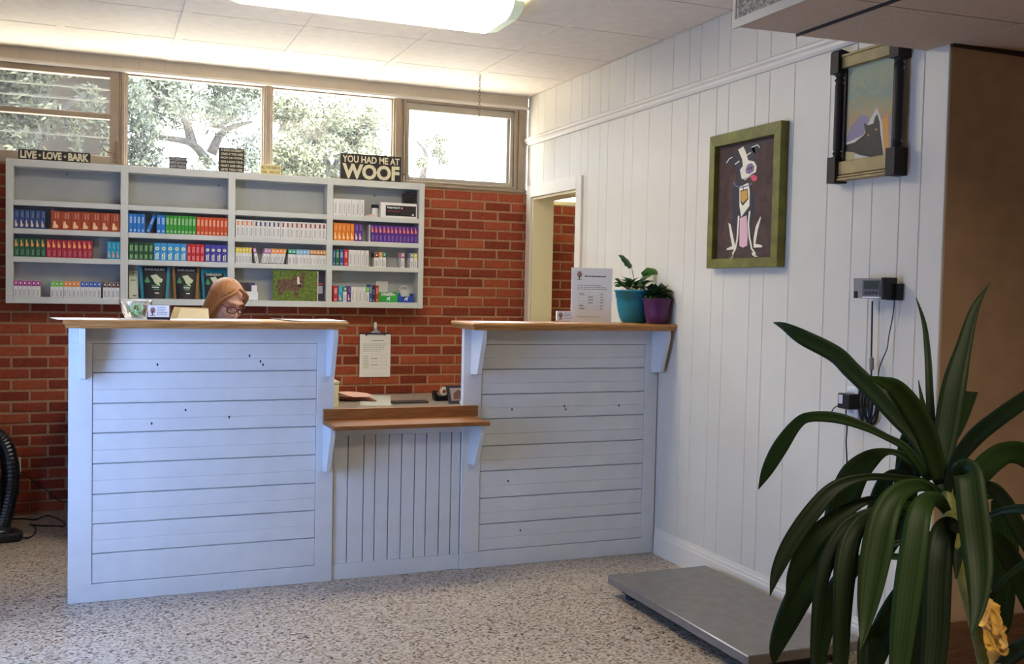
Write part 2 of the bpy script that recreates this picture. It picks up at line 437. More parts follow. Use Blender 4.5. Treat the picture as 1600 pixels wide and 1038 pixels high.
obj('casing', MB().box(-0.016, 0.001, -0.036, DO0, 0, DH+0.08).box(-0.016, 0.001, DO1, DO1-0.078, 0, DH+0.08).box(-0.0162, 0.001, DO1, DO0, DH, DH+0.08), trimp, door, bevel=0.002)
obj('jamb', MB().box(0.0, 0.16, DO0-0.001, DO0-0.016, 0, DH).box(0.0, 0.16, DO1+0.016, DO1+0.001, 0, DH).box(0.0, 0.16, DO1+0.016, DO0-0.016, DH-0.016, DH), cream, door)
# picture rail and baseboard
zr0 = 2.462
obj('trim_5', MB().prism([(0.0,zr0),(-0.012,zr0),(-0.02,zr0+0.012),(-0.02,zr0+0.026),(-0.03,zr0+0.034),(-0.03,zr0+0.046),(-0.014,zr0+0.056),(0.0,zr0+0.062)], 'y', 0.02, -3.914), trimp, kind='structure', label='moulded picture rail along the right wall')
def base_prof(h=0.142):
    return [(0.0,0.0),(-0.016,0.0),(-0.016,h-0.036),(-0.012,h-0.032),(-0.012,h-0.02),(-0.008,h-0.014),(-0.006,h),(0.0,h)]
obj('baseboard_right', MB().prism(base_prof(), 'y', -1.945, -3.93), trimp, kind='structure', label='white moulded baseboard on the right wall')

# ceiling: tiles and battens
ceiling = empty('ceiling', (-2,-2,ZC), 'pale tiled ceiling with white battens', kind='structure')
obj('ceiling_slab', MB().box(XL-0.1, XR+0.1, YF-0.1, 0.14, ZC+0.016, ZC+0.08), mat('ceiling_gap',(70,58,48),0.9), ceiling)
cx = [-3.8,-3.65,-3.043,-2.437,-1.817,-1.187,-0.592,0.0]
cy = [-0.0,-0.664,-1.28,-1.897,-2.545,-3.16,-3.80]
for a, b in zip(cx[:-1], cx[1:]):
    for c, d in zip(cy[:-1], cy[1:]):
        obj('ceiling_tile', MB().box(a+0.003, b-0.003, d+0.004, c-0.004, ZC, ZC+0.0155), ceilp, ceiling, bevel=0.001)
obj('ceiling_field', MB().box(XL, XR, YF, cy[-1], ZC, ZC+0.0155), ceilp, ceiling)
for i, x in enumerate(cx[2:-1]):
    obj('batten', MB().box(x-0.022, x+0.022, -3.8, -0.002, ZC-0.003, ZC+0.002), ceilp, ceiling)

# left and front walls (behind the photographer) closed, with added panels instead of openings
wl = empty('wall_left', (XL,-5,0), 'white left wall, out of view', kind='structure')
mb = MB().box(XL-0.12, XL, YF, 0.1, 0, 2.85)
obj('wall_panel', mb, mat('left_wall_brown',(92,76,64),0.7), wl)  # unseen wall coloured dark to keep bounce off the brick
blind = mat('drawn_blind',(214,220,228),0.8)  # added unseen panels; the walls are closed to keep strong sky out
obj('window_blind', MB().box(XL, XL+0.012, -3.5, -2.5, 0.28, 1.75), blind, wl)
wf = empty('wall_front', (-1,YF,0), 'white front wall, out of view', kind='structure')
mb = MB().box(XL, XR, YF-0.12, YF, 0, 2.85)
obj('wall_panel', mb, wallp, wf)
obj('window_blind', MB().box(-4.0+0.3, -1.65, YF, YF+0.012, 0.3, 2.4), blind, wf)
# brown return wall to the right, its skirting, and the far side of the alcove
obj('wall_brown', MB().box(0.0122, XR, -3.914, -3.80, 0, 2.84), brownw, kind='structure', label='dark brown wall at the far right')
obj('baseboard_brown', MB().box(0.0, XR, -3.928, -3.914, 0, 0.225), mat('brown_board', (116,82,60), 0.5, var=0.2, scale=9, stretch=(1,12,14)), kind='structure', label='brown wooden board at foot of brown wall', bevel=0.002)
obj('wall_alcove', MB().box(XR, XR+0.1, YF, -3.8, 0, 2.84), brownw, kind='structure', label='brown end wall of the alcove, out of view')
# side room behind the doorway
obj('wall_side_room', MB().box(2.1, 2.2, -3.8, 0.1, 0, 2.84), cream, kind='structure', label='cream wall of the side room')

# dropped ceiling at upper right
soffit = empty('ceiling_dropped', (0.5,-5,2.34), 'dropped acoustic ceiling box at the upper right', kind='structure')
sofm = mat('acoustic_tile', (204,180,154), 0.9, var=0.10, scale=140, bump=0.4)
SX0, SY0 = -0.854, -3.808
def sz(x): return 2.334 + 0.022*(x-SX0)
sxs = [SX0, -0.594, 0.0, 0.61, 1.22, 1.83, XR]
sys_ = [SY0, -4.23, -4.84, -5.45, -6.06, -6.67, -7.28, -7.9]
for i, (a, b) in enumerate(zip(sxs[:-1], sxs[1:])):
    for j, (c, d) in enumerate(zip(sys_[:-1], sys_[1:])):
        e = 0.003; dz = (0.006 if i == 0 else 0.0)
        y1 = c if (b <= 0.001 or j > 0) else -3.93
        za, zb = sz(a)+dz, sz(b)+dz
        vs = [(a+e,d+e,za),(b-e,d+e,zb),(b-e,y1-e,zb),(a+e,y1-e,za)]
        obj('acoustic_tile', MB().add(vs+[(x,y,z+0.015) for x,y,z in vs], [(3,2,1,0),(4,5,6,7),(0,1,5,4),(1,2,6,5),(2,3,7,6),(3,0,4,7)]), sofm, soffit)
obj('plenum', MB().add([(x,y,sz(x)+0.022+dz_) for dz_ in (0,0.02) for x,y in ((SX0+0.02,-7.9),(XR,-7.9),(XR,SY0-0.15),(SX0+0.02,SY0-0.15))],[(3,2,1,0),(4,5,6,7),(0,1,5,4),(1,2,6,5),(2,3,7,6),(3,0,4,7)]), mat('plenum_dark',(20,16,14),0.9), soffit)  # dark sheet added above the tiles so their gaps read dark
for xx in (-0.594,):
    obj('tee_bar', MB().box(xx-0.004, xx+0.0035, -7.9, SY0-0.001, sz(xx)-0.003, sz(xx)+0.012), mat('dark_tee',(44,36,30),0.7), soffit)  # dark strip added over the lit tile edge so the step looks shaded
tm = mat('grid_metal', (176,168,152), 0.5)
obj('edge_angle', MB().box(SX0-0.004, SX0+0.002, -7.9, SY0, 2.332, 2.362).box(SX0-0.004, SX0+0.002, SY0-0.014, SY0+0.002, 2.362, 2.81).box(SX0-0.003, -0.001, SY0-0.001, SY0+0.003, 2.352, 2.37), tm, soffit)
obj('side_panel', MB().box(SX0+0.004, SX0+0.02, -7.9, SY0-0.02, 2.362, 2.81), mat('pitted_panel', (182,172,150), 0.9, var=0.45, scale=95, c2=(110,100,82), bump=0.6), soffit)
obj('far_face', MB().box(SX0+0.02, -0.001, SY0-0.016, SY0, 2.372, 2.81), wallp, soffit)
obj('wall_angle', MB().box(0.0, XR, -3.93, -3.914, 2.345, 2.365), mat('dark_angle', (44,34,28), 0.6), soffit)

# ------------------------------------------------------------------ OUTSIDE
def leaf_mat(name, c, c2):
    m = bpy.data.materials.new(name); m.use_nodes = True; nt = m.node_tree; b = nt.nodes['Principled BSDF']
    g = nt.nodes.new('ShaderNodeNewGeometry'); rp = nt.nodes.new('ShaderNodeValToRGB')
    rp.color_ramp.elements[0].color = rgb(*c); rp.color_ramp.elements[1].color = rgb(*c2)
    nt.links.new(g.outputs['Random Per Island'], rp.inputs[0]); nt.links.new(rp.outputs[0], b.inputs['Base Color'])
    b.inputs['Roughness'].default_value = 0.6; b.inputs['Specular IOR Level'].default_value = 0.08
    return m
bark = mat('bark', (52,49,48), 0.9, spec=0.05, var=0.2, scale=20, bump=0.4)
def tree(name, label, base, height, clumps, nleaf, size, lm, branches, seed, group=None):
    rd = random.Random(seed)
    t = empty(name, base, label, 'tree', group)
    B = Vector(base)
    tr = MB().tube([B, B+Vector((0.1,0,height*0.3)), B+Vector((0,0.1,height*0.55)), B+Vector((0.2,0,height*0.85))], [0.15,0.11,0.05,0.012], n=9)
    obj('trunk', tr, bark, t, smooth=True)
    for br in branches:
        obj('branch', MB().tube(spline(br, 4), [0.075*(1-i/(4*(len(br)-1)+1))+0.012 for i in range(4*(len(br)-1)+1)], n=6), bark, t, smooth=True)
    fo = MB()
    tot = sum(c[1][0]*c[1][1]*c[1][2] for c in clumps)
    for (c, r) in clumps:
        n = int(nleaf*1.35*r[0]*r[1]*r[2]/tot)
        for _ in range(n):
            while True:
                p = Vector((rd.uniform(-1,1), rd.uniform(-1,1), rd.uniform(-1,1)))
                if p.length < 1: break
            p = Vector(c)+Vector((p.x*r[0], p.y*r[1], p.z*r[2]))
            u = Vector((rd.gauss(0,1), rd.gauss(0,1), rd.gauss(0,1))).normalized(); v = u.orthogonal().normalized()
            s = size*rd.uniform(0.6,1.4)
            fo.add([p-u*s, p+v*s*0.42-u*s*0.1, p+u*s, p-v*s*0.42+u*s*0.1], [(0,1,2,3)])
    me = bpy.data.meshes.new('foliage'); me.from_pydata([q-B for q in fo.v], [], fo.f); me.materials.append(lm)
    o = bpy.data.objects.new('foliage', me); COL.objects.link(o); o.parent = t; o['kind'] = 'stuff'
    return t
lmA = leaf_mat('leaf_green', (38,43,40), (80,86,72)); lmB = leaf_mat('leaf_light', (44,49,38), (98,99,78)); lmC = leaf_mat('leaf_dark', (22,25,20), (54,55,44))  # leaf colours painted dark as seen against the light, lmC also for shade
rd = random.Random(3)
def rand_clumps(px0, px1, py0, py1, Y0, Y1, n, r0, r1, skip=None):
    out = []
    while len(out) < n:
        px, py = rd.uniform(px0, px1), rd.uniform(py0, py1)
        if skip and skip(px, py): continue
        P = PX(px, py, 'y', rd.uniform(Y0, Y1)); r = rd.uniform(r0, r1)
        out.append(((P.x,P.y,P.z), (r, r*1.2, r*0.8)))
    return out
gap = lambda x, y: (215 < x < 300 and 165 < y < 260 and rd.random() < 0.93) or (330 < x < 405 and 175 < y < 245 and rd.random() < 0.8)
cl = rand_clumps(196, 420, 95, 185, 8.7, 10.5, 42, 0.16, 0.36, gap) + rand_clumps(196, 420, 175, 285, 8.7, 10, 20, 0.14, 0.28, gap) + rand_clumps(190, 240, 190, 290, 8.7, 9.2, 8, 0.15, 0.3)
P = lambda px, py, Y: tuple(PX(px, py, 'y', Y))
tree('tree', 'tree with open grey-green crown seen through the second window', (PX(330,230,'y',9.4).x, 9.4, -0.1), 4.0, cl, 11000, 0.045, lmA,
     [[P(330,260,9.4), P(300,225,9.2), P(255,215,9.0), P(225,205,9.0)], [P(300,225,9.3), P(285,180,9.2), P(240,150,9.0)], [P(330,240,9.4), P(350,205,9.3), P(395,190,9.2)], [P(340,200,9.4), P(345,150,9.4), P(385,125,9.2)]], 5)
cl = rand_clumps(428, 500, 130, 290, 12, 14, 22, 0.2, 0.42) + rand_clumps(500, 600, 165, 290, 12, 14, 34, 0.2, 0.42) + rand_clumps(520, 585, 140, 180, 12, 13, 6, 0.15, 0.25)
tree('tree', 'leafy yellow-green tree filling the third window', (PX(520,230,'y',13.0).x, 13.0, -0.1), 6.0, cl, 16000, 0.05, lmB,
     [[P(520,280,13), P(500,230,13), P(460,190,13)], [P(520,270,13), P(545,220,13), P(580,190,13)]], 6)
cl = rand_clumps(-220, 60, 100, 260, 4.6, 5.6, 26, 0.14, 0.3) + rand_clumps(20, 180, 100, 250, 4.6, 5.6, 26, 0.08, 0.16)
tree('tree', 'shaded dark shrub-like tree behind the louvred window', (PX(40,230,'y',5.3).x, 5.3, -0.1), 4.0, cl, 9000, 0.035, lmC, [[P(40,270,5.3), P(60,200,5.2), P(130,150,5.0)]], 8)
cl = rand_clumps(632, 700, 215, 260, 16, 18, 6, 0.12, 0.25)
tree('tree', 'faint distant treetop low in the right-hand window', (PX(660,230,'y',17).x, 17, -0.1), 4.4, cl, 900, 0.05, lmB, [[P(660,280,17), P(665,240,17), P(650,220,17)]], 9)
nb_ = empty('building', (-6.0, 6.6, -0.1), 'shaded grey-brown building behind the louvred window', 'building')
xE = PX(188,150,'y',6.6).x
obj('wall', MB().box(-10, xE, 6.6, 7.9, -0.1, 5.2), mat('shed_wall', (30,27,24), 0.9, spec=0.0, var=0.2, scale=3), nb_)  # near-black colour makes the sunlit wall look shaded
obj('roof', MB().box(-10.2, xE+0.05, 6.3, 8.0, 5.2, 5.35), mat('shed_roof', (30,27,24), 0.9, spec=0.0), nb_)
obj('ground_outside', MB().box(-40, 40, 0.3, 70, -0.3, -0.1), mat('pale_paving', (196,190,176), 0.9, var=0.1, scale=2), kind='structure', label='pale ground outside the back windows')
# ------------------------------------------------------------------ RECEPTION COUNTER (three units)
YC = -1.925
def hplank(x0, x1, z0, z1, groove=True):
    c = 0.004; y = YC+0.004; b = YC+0.016; zm = z0+(z1-z0)*0.45
    p = [(y+c,z0+0.0016),(y,z0+c)]
    if groove: p += [(y,zm-0.003),(y+0.0025,zm),(y,zm+0.002)]
    p += [(y,z1-c),(y+c,z1-0.0016),(b,z1-0.0016),(b,z0+0.0016)]
    return MB().prism(p, 'x', x0+0.0022, x1-0.0022)
def vplank(x0, x1, z0, z1, y):
    c = 0.004
    return MB().prism([(x0+0.0018,y+c),(x0+c,y),(x1-c,y),(x1-0.0018,y+c),(x1-0.0018,y+0.0135),(x0+0.0018,y+0.0135)], 'z', z0+0.0012, z1-0.0012)
def bracket(x0, x1, zt, zb, ytop, ybot):
    y = YC
    return MB().prism([(y,zt),(ytop,zt),(ytop,zt-0.04),(ybot,zb+0.006),(ybot+0.006,zb),(y,zb-0.008)], 'x', x0, x1)
def moulded_top(x0, x1, y0, y1, z0, z1, right_flat=False):
    prof = [(0.006,z1),(0.002,z1-0.003),(0.0,z1-0.009),(0.002,z1-0.016),(0.008,z1-0.021),(0.011,z1-0.026),(0.012,z0)]
    mb = MB(); vs = []
    for d, z in prof:
        dr = 0 if right_flat else d
        vs += [(x0+d,y0+d,z),(x1-dr,y0+d,z),(x1-dr,y1,z),(x0+d,y1,z)]
    n = len(prof); fs = [(0,1,2,3), tuple((n-1)*4+i for i in (3,2,1,0))]
    for j in range(n-1):
        for i in range(4):
            fs.append((j*4+i, j*4+(i+1)%4, (j+1)*4+(i+1)%4, (j+1)*4+i))
    return mb.add(vs, fs)
CT = 1.266      # counter top height
def counter(label, X0, X1, s0, s1, joints, top, brs, bead_last=True):
    t = empty('reception_counter', ((X0+X1)/2, -1.9, 0), label, 'counter')
    obj('top_rail', MB().box(X0, X1, YC, YC+0.018, joints[0], 1.231), paint, t, bevel=0.0015)
    obj('bottom_rail', MB().box(X0, X1, YC, YC+0.018, 0.0, joints[-1]), paint, t, bevel=0.0015)
    obj('stile', MB().box(X0, s0, YC, YC+0.018, joints[-1], joints[0]), paint, t, bevel=0.0015)
    obj('stile', MB().box(s1, X1, YC, YC+0.018, joints[-1], joints[0]), paint, t, bevel=0.0015)
    for i, (a, b) in enumerate(zip(joints[:-1], joints[1:])):
        obj('plank', hplank(s0, s1, b, a, bead_last or i < 7), paint, t)
    obj('back_panel', MB().box(X0+0.001, X1-0.001, YC+0.018, YC+0.036, 0.0, 1.231), paint, t)
    for a, b in brs: obj('bracket', bracket(a, b, 1.231, 1.006, -2.088, -2.022), paint, t, bevel=0.0015)
    obj('countertop', top, woodm, t, label='oak top with moulded edge')
    return t
counter('tall white plank-fronted counter unit on the left, screening the seated woman', -2.967, -1.792, -2.869, -1.876,
        [1.158,1.027,0.889,0.757,0.62,0.483,0.35,0.216,0.081], moulded_top(-2.985,-1.766,-2.108,-1.80,1.231,CT), [(-2.919,-2.896),(-1.834,-1.811)], False)
counter('tall white plank-fronted counter unit on the right, against the side wall', -1.134, -0.006, -1.034, -0.083,
        [1.152,1.023,0.894,0.767,0.628,0.498,0.358,0.223,0.085], moulded_top(-1.152,-0.002,-2.108,-1.765,1.231,CT,True), [(-1.096,-1.072),(-0.049,-0.026)])
mid = empty('low_counter', (-1.45,-1.9,0), 'low white middle counter section with vertical planks and oak ledge', 'counter')
xs = [-1.7905,-1.717,-1.638,-1.58,-1.512,-1.446,-1.378,-1.317,-1.247,-1.185,-1.1355]
YM = YC+0.012
obj('top_rail', MB().box(-1.7905,-1.1355,YM-0.003,YM+0.014,0.706,0.77), paint, mid, bevel=0.0015)
obj('bottom_rail', MB().box(-1.7905,-1.1355,YM-0.003,YM+0.014,0,0.078), paint, mid, bevel=0.0015)
for a, b in zip(xs[:-1], xs[1:]): obj('plank', vplank(a, b, 0.078, 0.706, YM), paint, mid)
obj('back_panel', MB().box(-1.79,-1.136,YM+0.014,YM+0.03,0,0.83), paint, mid)
YL = -2.163
xr = PX(766,651,'y',YL).x
obj('ledge', MB().box(-1.846, xr, YL, YC, 0.768, 0.788), mat('ledge_oak', (150,98,52), 0.4, var=0.2, scale=7, stretch=(1.2,14,14), c2=(120,74,36)), mid, bevel=0.002, label='oak ledge board')
obj('ledge_backsplash', MB().box(-1.846, -1.058, YC-0.02, YC-0.0005, 0.788, 0.842), MATS['ledge_oak'], mid, bevel=0.002, label='oak upstand board')
for a, b in ((-1.845,-1.822),(-1.099,-1.076)): obj('bracket', bracket(a, b, 0.768, 0.548, -2.10, -2.012), paint, mid, bevel=0.0015)

cobj = [o for o in bpy.data.objects if o.name.startswith('reception_counter')]
nm_ = mat('nail_dark',(58,56,60),0.8)
for k, (x, y) in enumerate([(237,662),(290,641),(358,652),(407,565),(411,570),(390,556),(246,570),(800,640),(882,635),(884,640),(967,634),(794,752),(813,829)]):
    P_ = PX(x, y, 'y', YC+0.0038)
    obj('nail_mark', MB().prism([(P_.x+0.0045*math.cos(a),P_.z+0.007*math.sin(a)) for a in [2*math.pi*i/6 for i in range(6)]],'y',YC+0.0032,YC+0.006), nm_, cobj[0] if x < 600 else cobj[1])
# ------------------------------------------------------------------ WALL SHELF
sh = empty('wall_shelf', (-2.08,-0.07,1.29), 'white open wall shelf of four bays hung under the windows', 'shelf')
YS, YB = -0.14, -0.004
ZR = [(2.093,2.136),(1.866,1.898),(1.700,1.732),(1.534,1.566),(1.291,1.329)]
XD = [(-3.352,-3.312),(-2.727,-2.683),(-2.094,-2.051),(-1.469,-1.429),(-0.843,-0.806)]
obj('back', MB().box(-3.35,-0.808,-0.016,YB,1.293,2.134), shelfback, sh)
for i, (a, b) in enumerate(XD): obj('side' if i in (0,4) else 'divider', MB().box(a,b,YS,-0.016,1.291,2.136), shelfp, sh, bevel=0.0015)
for k in range(4):
    xa, xb = XD[k][1], XD[k+1][0]
    for j, (a, b) in enumerate(ZR):
        obj({0:'top',4:'bottom'}.get(j,'shelf_board'), MB().box(xa,xb,YS+0.001,-0.016,a,b), shelfp, sh, bevel=0.0015)
    sp = [(105,272),(342,290),(0,0),(585,306)][k]
    if sp[0]:
        q = PX(sp[0],sp[1],'y',-0.016); obj('screw', MB().ball(q+Vector((0,-0.002,0)), (0.006,0.004,0.006), nu=8, nv=6), mat('screw_grey',(110,110,112),0.4,0.6), sh)

# ------------------------------------------------------------------ CARTONS
ORD = ['leftmost','second','third','fourth','fifth','sixth','seventh','eighth','ninth','tenth','eleventh','twelfth','thirteenth','fourteenth','fifteenth','sixteenth','seventeenth','eighteenth','nineteenth','rightmost']
def C(name, c): return mat('card_'+name, c, 0.5)
CW = C('white',(226,224,222))
STY = {  # kind, body colour, accents
 'navy':('fig_low',(52,74,128),(226,200,180)), 'rust':('fig_low',(166,66,28),(236,196,150)), 'green':('fig_top',(38,92,52),(240,160,90)),
 'crimson':('fig_top',(172,34,54),(244,170,110)), 'cyan':('fig_low',(30,158,192),(232,170,150)), 'purple':('fig_top',(84,40,138),(240,130,100)),
 'violet':('fig_low',(88,44,142),(230,190,190)), 'orange':('fig_low',(226,124,30),(244,214,160)),
 'blue':('word',(34,118,200),(205,226,245)), 'leaf green':('word',(52,152,48),(214,240,200)), 'orange-red':('word',(206,78,36),(246,206,180)),
 'dark green':('word2',(38,84,46),(160,206,150)), 'sky blue':('disc',(60,150,208),(236,240,200)), 'red':('word2',(190,38,48),(240,160,160)), 'indigo':('disc',(66,62,158),(226,232,190)),
 'magenta-topped':('cap',(166,46,132),None), 'lime-topped':('cap',(110,196,50),None), 'orange-topped':('cap',(236,142,40),None), 'blue-topped':('cap',(30,86,176),None), 'brown-topped':('cap',(92,62,48),None),
 'yellow-topped':('cap',(226,204,40),None), 'pink-topped':('cap2',(206,146,196),(140,50,110)), 'amber-topped':('cap',(236,150,60),None), 'teal-topped':('cap2',(46,160,130),(20,90,80)), 'pale-blue-topped':('cap',(130,182,220),None), 'ochre-topped':('cap2',(214,142,60),(130,80,40)),
 'white orange-marked':('mark',(226,224,222),(232,130,50)), 'white navy-marked':('mark',(226,224,222),(60,76,110)), 'white maroon-marked':('mark',(226,224,222),(150,70,66)), 'plain white':('words',(226,224,222),None),
 'steel blue':('word',(56,96,140),(190,210,225)), 'forest green':('word',(32,104,62),(200,230,200)), 'deep blue':('word',(44,84,156),(210,220,240)), 'cherry red':('word',(196,46,54),(245,200,200)),
 'green-and-white':('cap',(70,130,70),None), 'dark':('word',(44,44,52),(170,170,180)), 'brick red':('word',(176,62,40),(240,190,170)), 'chestnut-topped':('cap2',(120,66,44),(70,40,30)), 'rose-topped':('cap2',(226,150,180),(150,60,110)), 'grey-topped':('cap',(130,150,168),None),
 'pale grey':('words',(196,196,194),None),
}
_ct = {}
def carton_meshes(style, w, h, d):
    k = (style, round(w,4), round(h,4))
    if k in _ct: return _ct[k]
    kind, c, a = STY[style]; O = Vector((0,0,0))
    cm = C(style, c); body = MB(); pr = MB(); y = -d/2-0.0006; pm = [whitep, ink]
    if kind.startswith('cap'):
        zb = h*0.66
        body.box(-w/2,w/2,-d/2,d/2,0,zb,0).box(-w/2,w/2,-d/2,d/2,zb,h,1); mats = [CW, cm]
        quad(pr,(-w*0.12,y,zb+h*0.12),(w*0.3,0,0),(0,0,h*0.12),0)
        lines = MB(); lines_of_print(pr,(w*0.22,y,h*0.06),(0,0,h*0.5),(-w*0.5,0,0),2,1,0.55,3)
        if kind == 'cap2': quad(pr,(-w/2,y,zb),(w,0,0),(0,0,h*0.07),2); pm = [whitep, ink, C(style+'_band', a)]
    else:
        body.box(-w/2,w/2,-d/2,d/2,0,h,0); mats = [cm]
        if kind in ('fig_low','fig_top'):
            zb = h*0.08 if kind == 'fig_low' else h*0.55
            pm = [C(style+'_fig', a), C(style+'_print', tuple(int(v*0.55+110) for v in c))]
            pr.add([(-w*0.32,y,zb),(w*0.12,y,zb),(w*0.26,y,zb+h*0.1),(-w*0.02,y,zb+h*0.24),(-w*0.06,y,zb+h*0.37),(-w*0.26,y,zb+h*0.36),(-w*0.3,y,zb+h*0.14)],[tuple(range(7))],0)
            z2 = h*0.6 if kind == 'fig_low' else h*0.08
            lines_of_print(pr,(w*0.36,y,z2),(0,0,h*0.34),(-w*0.55,0,0),2,1,0.5,5)
        elif kind in ('word','word2'):
            pm = [C(style+'_fig', a)]
            lines_of_print(pr,(w*0.3,y,h*0.5),(0,0,h*0.42),(-w*0.6,0,0),2,0,0.6,7)
            lines_of_print(pr,(w*0.3,y,h*0.06),(0,0,h*(0.3 if kind=='word2' else 0.14)),(-w*0.6,0,0),2,0,0.6,9)
        elif kind == 'disc':
            pm = [C(style+'_fig', a), C(style+'_core', (90,110,90))]
            pr.add([(w*0.3*math.cos(q),y,h*0.68+w*0.3*math.sin(q)) for q in [2*math.pi*i/10 for i in range(10)]],[tuple(range(10))],0)
            quad(pr,(-w*0.1,y-0.0003,h*0.68-w*0.1),(w*0.2,0,0),(0,0,w*0.2),1)
            lines_of_print(pr,(w*0.3,y,h*0.06),(0,0,h*0.42),(-w*0.6,0,0),2,0,0.7,4)
        elif kind == 'mark':
            pm = [C(style+'_fig', a), ink]
            quad(pr,(-w*0.18,y,h*0.66),(w*0.42,0,0),(0,0,h*0.26),0)
            lines_of_print(pr,(w*0.26,y,h*0.08),(0,0,h*0.5),(-w*0.5,0,0),2,1,0.5,6)
        else:
            pm = [ink]; lines_of_print(pr,(w*0.2,y,h*0.1),(0,0,h*0.8),(-w*0.4,0,0),2,0,0.5,8)
    mb_ = mesh_of('carton', body, mats, O, bevel=0.0008); mp = mesh_of('printed_label', pr, pm, O)
    _ct[k] = (mb_, mp); return _ct[k]
BAY = ['left','second','third','right']; ROW = ['top','second','third','bottom']
ZSH = [1.898, 1.732, 1.566, 1.329]
_proto = {}
def cartons(bay, row, style, px0, px1, n, h, lean=0.0, note='', lift=0.0):
    py = [315,350,395,455][row]; D = 0.085; yc = YS+0.008+D/2
    xa, xb = PX(px0,py,'y',YS+0.008).x, PX(px1,py,'y',YS+0.008).x
    lo, hi = XD[bay][1]+0.001, XD[bay+1][0]-0.001
    xa = max(xa, lo); xb = min(xb, hi)
    if lean: xb -= h*math.sin(abs(lean))*0.0
    pitch = (xb-xa)/n; wd = pitch*(math.cos(lean) if lean else 1)-0.0012
    bm_, pm_ = carton_meshes(style, wd, h, D)
    nm = style+(' medicine carton' if 'white' not in style else ' medicine carton')
    for i in range(n):
        if i == 0:
            o = bpy.data.objects.new('medicine_carton', bm_); COL.objects.link(o); p = bpy.data.objects.new('printed_label', pm_); COL.objects.link(p); p.parent = o; src = (o, p)
        else:
            o = src[0].copy(); COL.objects.link(o); p = src[1].copy(); COL.objects.link(p); p.parent = o
        z = ZSH[row]+0.0006
        xo = xa+pitch*(i+0.5)
        if lean:
            o.rotation_euler = (0, lean, 0); z += abs(math.sin(lean))*wd/2
        o.location = (xo, yc + (0.0 if n < 2 else 0.0015*((i*3) % 4)), z)
        if n == 1: lb = f'single {nm}{note}, {ROW[row]} shelf of the {BAY[bay]} bay'
        else:
            od = 'rightmost' if i == n-1 else ORD[i]
            lb = f'{od} {nm}{note}{" from left" if 0 < i < n-1 else ""}, {ROW[row]} shelf of {BAY[bay]} bay'
        tag(o, lb, 'carton', f'{style} cartons on the {ROW[row]} shelf of the {BAY[bay]} bay' if n > 1 else None)
# left bay
cartons(0,1,'navy',21.7,71.1,6,0.108); cartons(0,1,'rust',79.8,187.6,7,0.110)
cartons(0,2,'green',21.7,71.6,6,0.108); cartons(0,2,'crimson',72.3,144.5,9,0.105); cartons(0,2,'cyan',167.4,187.6,3,0.106)
cartons(0,3,'magenta-topped',21.2,62.8,6,0.096); cartons(0,3,'lime-topped',78.9,99,3,0.096); cartons(0,3,'orange-topped',99.2,125.4,4,0.096); cartons(0,3,'blue-topped',125.6,157.8,5,0.096); cartons(0,3,'brown-topped',160.5,187.6,4,0.096)
# second bay
cartons(1,1,'blue',201.3,226.6,4,0.114,note=' at left end'); cartons(1,1,'blue',227.6,233.6,1,0.11,R(21),' leaning right'); cartons(1,1,'blue',244.6,258.6,2,0.114,note=' beside the green ones')
cartons(1,1,'leaf green',259,306.5,8,0.114); cartons(1,1,'orange-red',307,356,8,0.112)
cartons(1,2,'dark green',201.3,239.9,5,0.106); cartons(1,2,'sky blue',240.4,291.6,5,0.108); cartons(1,2,'red',292,319.6,4,0.107); cartons(1,2,'indigo',320,355.8,4,0.108)
# third bay
cartons(2,1,'white orange-marked',368.3,396.6,4,0.108); cartons(2,1,'white navy-marked',396.8,438.6,6,0.107); cartons(2,1,'white maroon-marked',438.8,510,10,0.107)
cartons(2,2,'yellow-topped',368,393.6,5,0.097); cartons(2,2,'pink-topped',400,405,1,0.095,R(-13),' leaning left'); cartons(2,2,'pink-topped',408,419,2,0.095,R(14),' leaning right')
cartons(2,2,'amber-topped',419.5,443,4,0.096,R(14),' leaning right'); cartons(2,2,'teal-topped',450.3,462.5,2,0.097); cartons(2,2,'pale-blue-topped',463,484.2,4,0.096); cartons(2,2,'ochre-topped',484.6,509.8,5,0.096)
# right bay
cartons(3,0,'plain white',521,569.6,7,0.107)
cartons(3,1,'orange',521.5,553.8,5,0.114); cartons(3,1,'violet',554.2,566.8,2,0.114); cartons(3,1,'pale grey',576.4,579.0,1,0.11,note=' on edge'); cartons(3,1,'purple',579.4,653.4,12,0.112)
cartons(3,2,'steel blue',520.5,524.4,1,0.106); cartons(3,2,'forest green',525,530.4,1,0.106); cartons(3,2,'deep blue',531,536.8,1,0.106); cartons(3,2,'cherry red',537.3,544.2,1,0.108); cartons(3,2,'plain white',544.7,576.4,5,0.106)
cartons(3,2,'chestnut-topped',585,592,1,0.092); cartons(3,2,'orange-topped',592.3,597.6,1,0.098); cartons(3,2,'teal-topped',598,603.2,1,0.097); cartons(3,2,'rose-topped',627,632.4,1,0.097); cartons(3,2,'grey-topped',641,646.6,1,0.098); cartons(3,2,'yellow-topped',647,652.4,1,0.098)
cartons(3,3,'cherry red',520.8,528,1,0.104); cartons(3,3,'cyan',528.7,535.4,1,0.104); cartons(3,3,'green-and-white',536,542,1,0.1); cartons(3,3,'violet',542.6,548.2,1,0.104); cartons(3,3,'plain white',548.6,571.8,4,0.098)
cartons(3,3,'lime-topped',572.2,577,1,0.1); cartons(3,3,'deep blue',577.3,581.8,1,0.118); cartons(3,3,'dark',582,586.4,1,0.1); cartons(3,3,'brick red',586.8,592,1,0.112)

# other things on the shelves
def on_shelf(px, row, y=YS+0.01): return PX(px,[315,350,395,455][row],'y',y).x
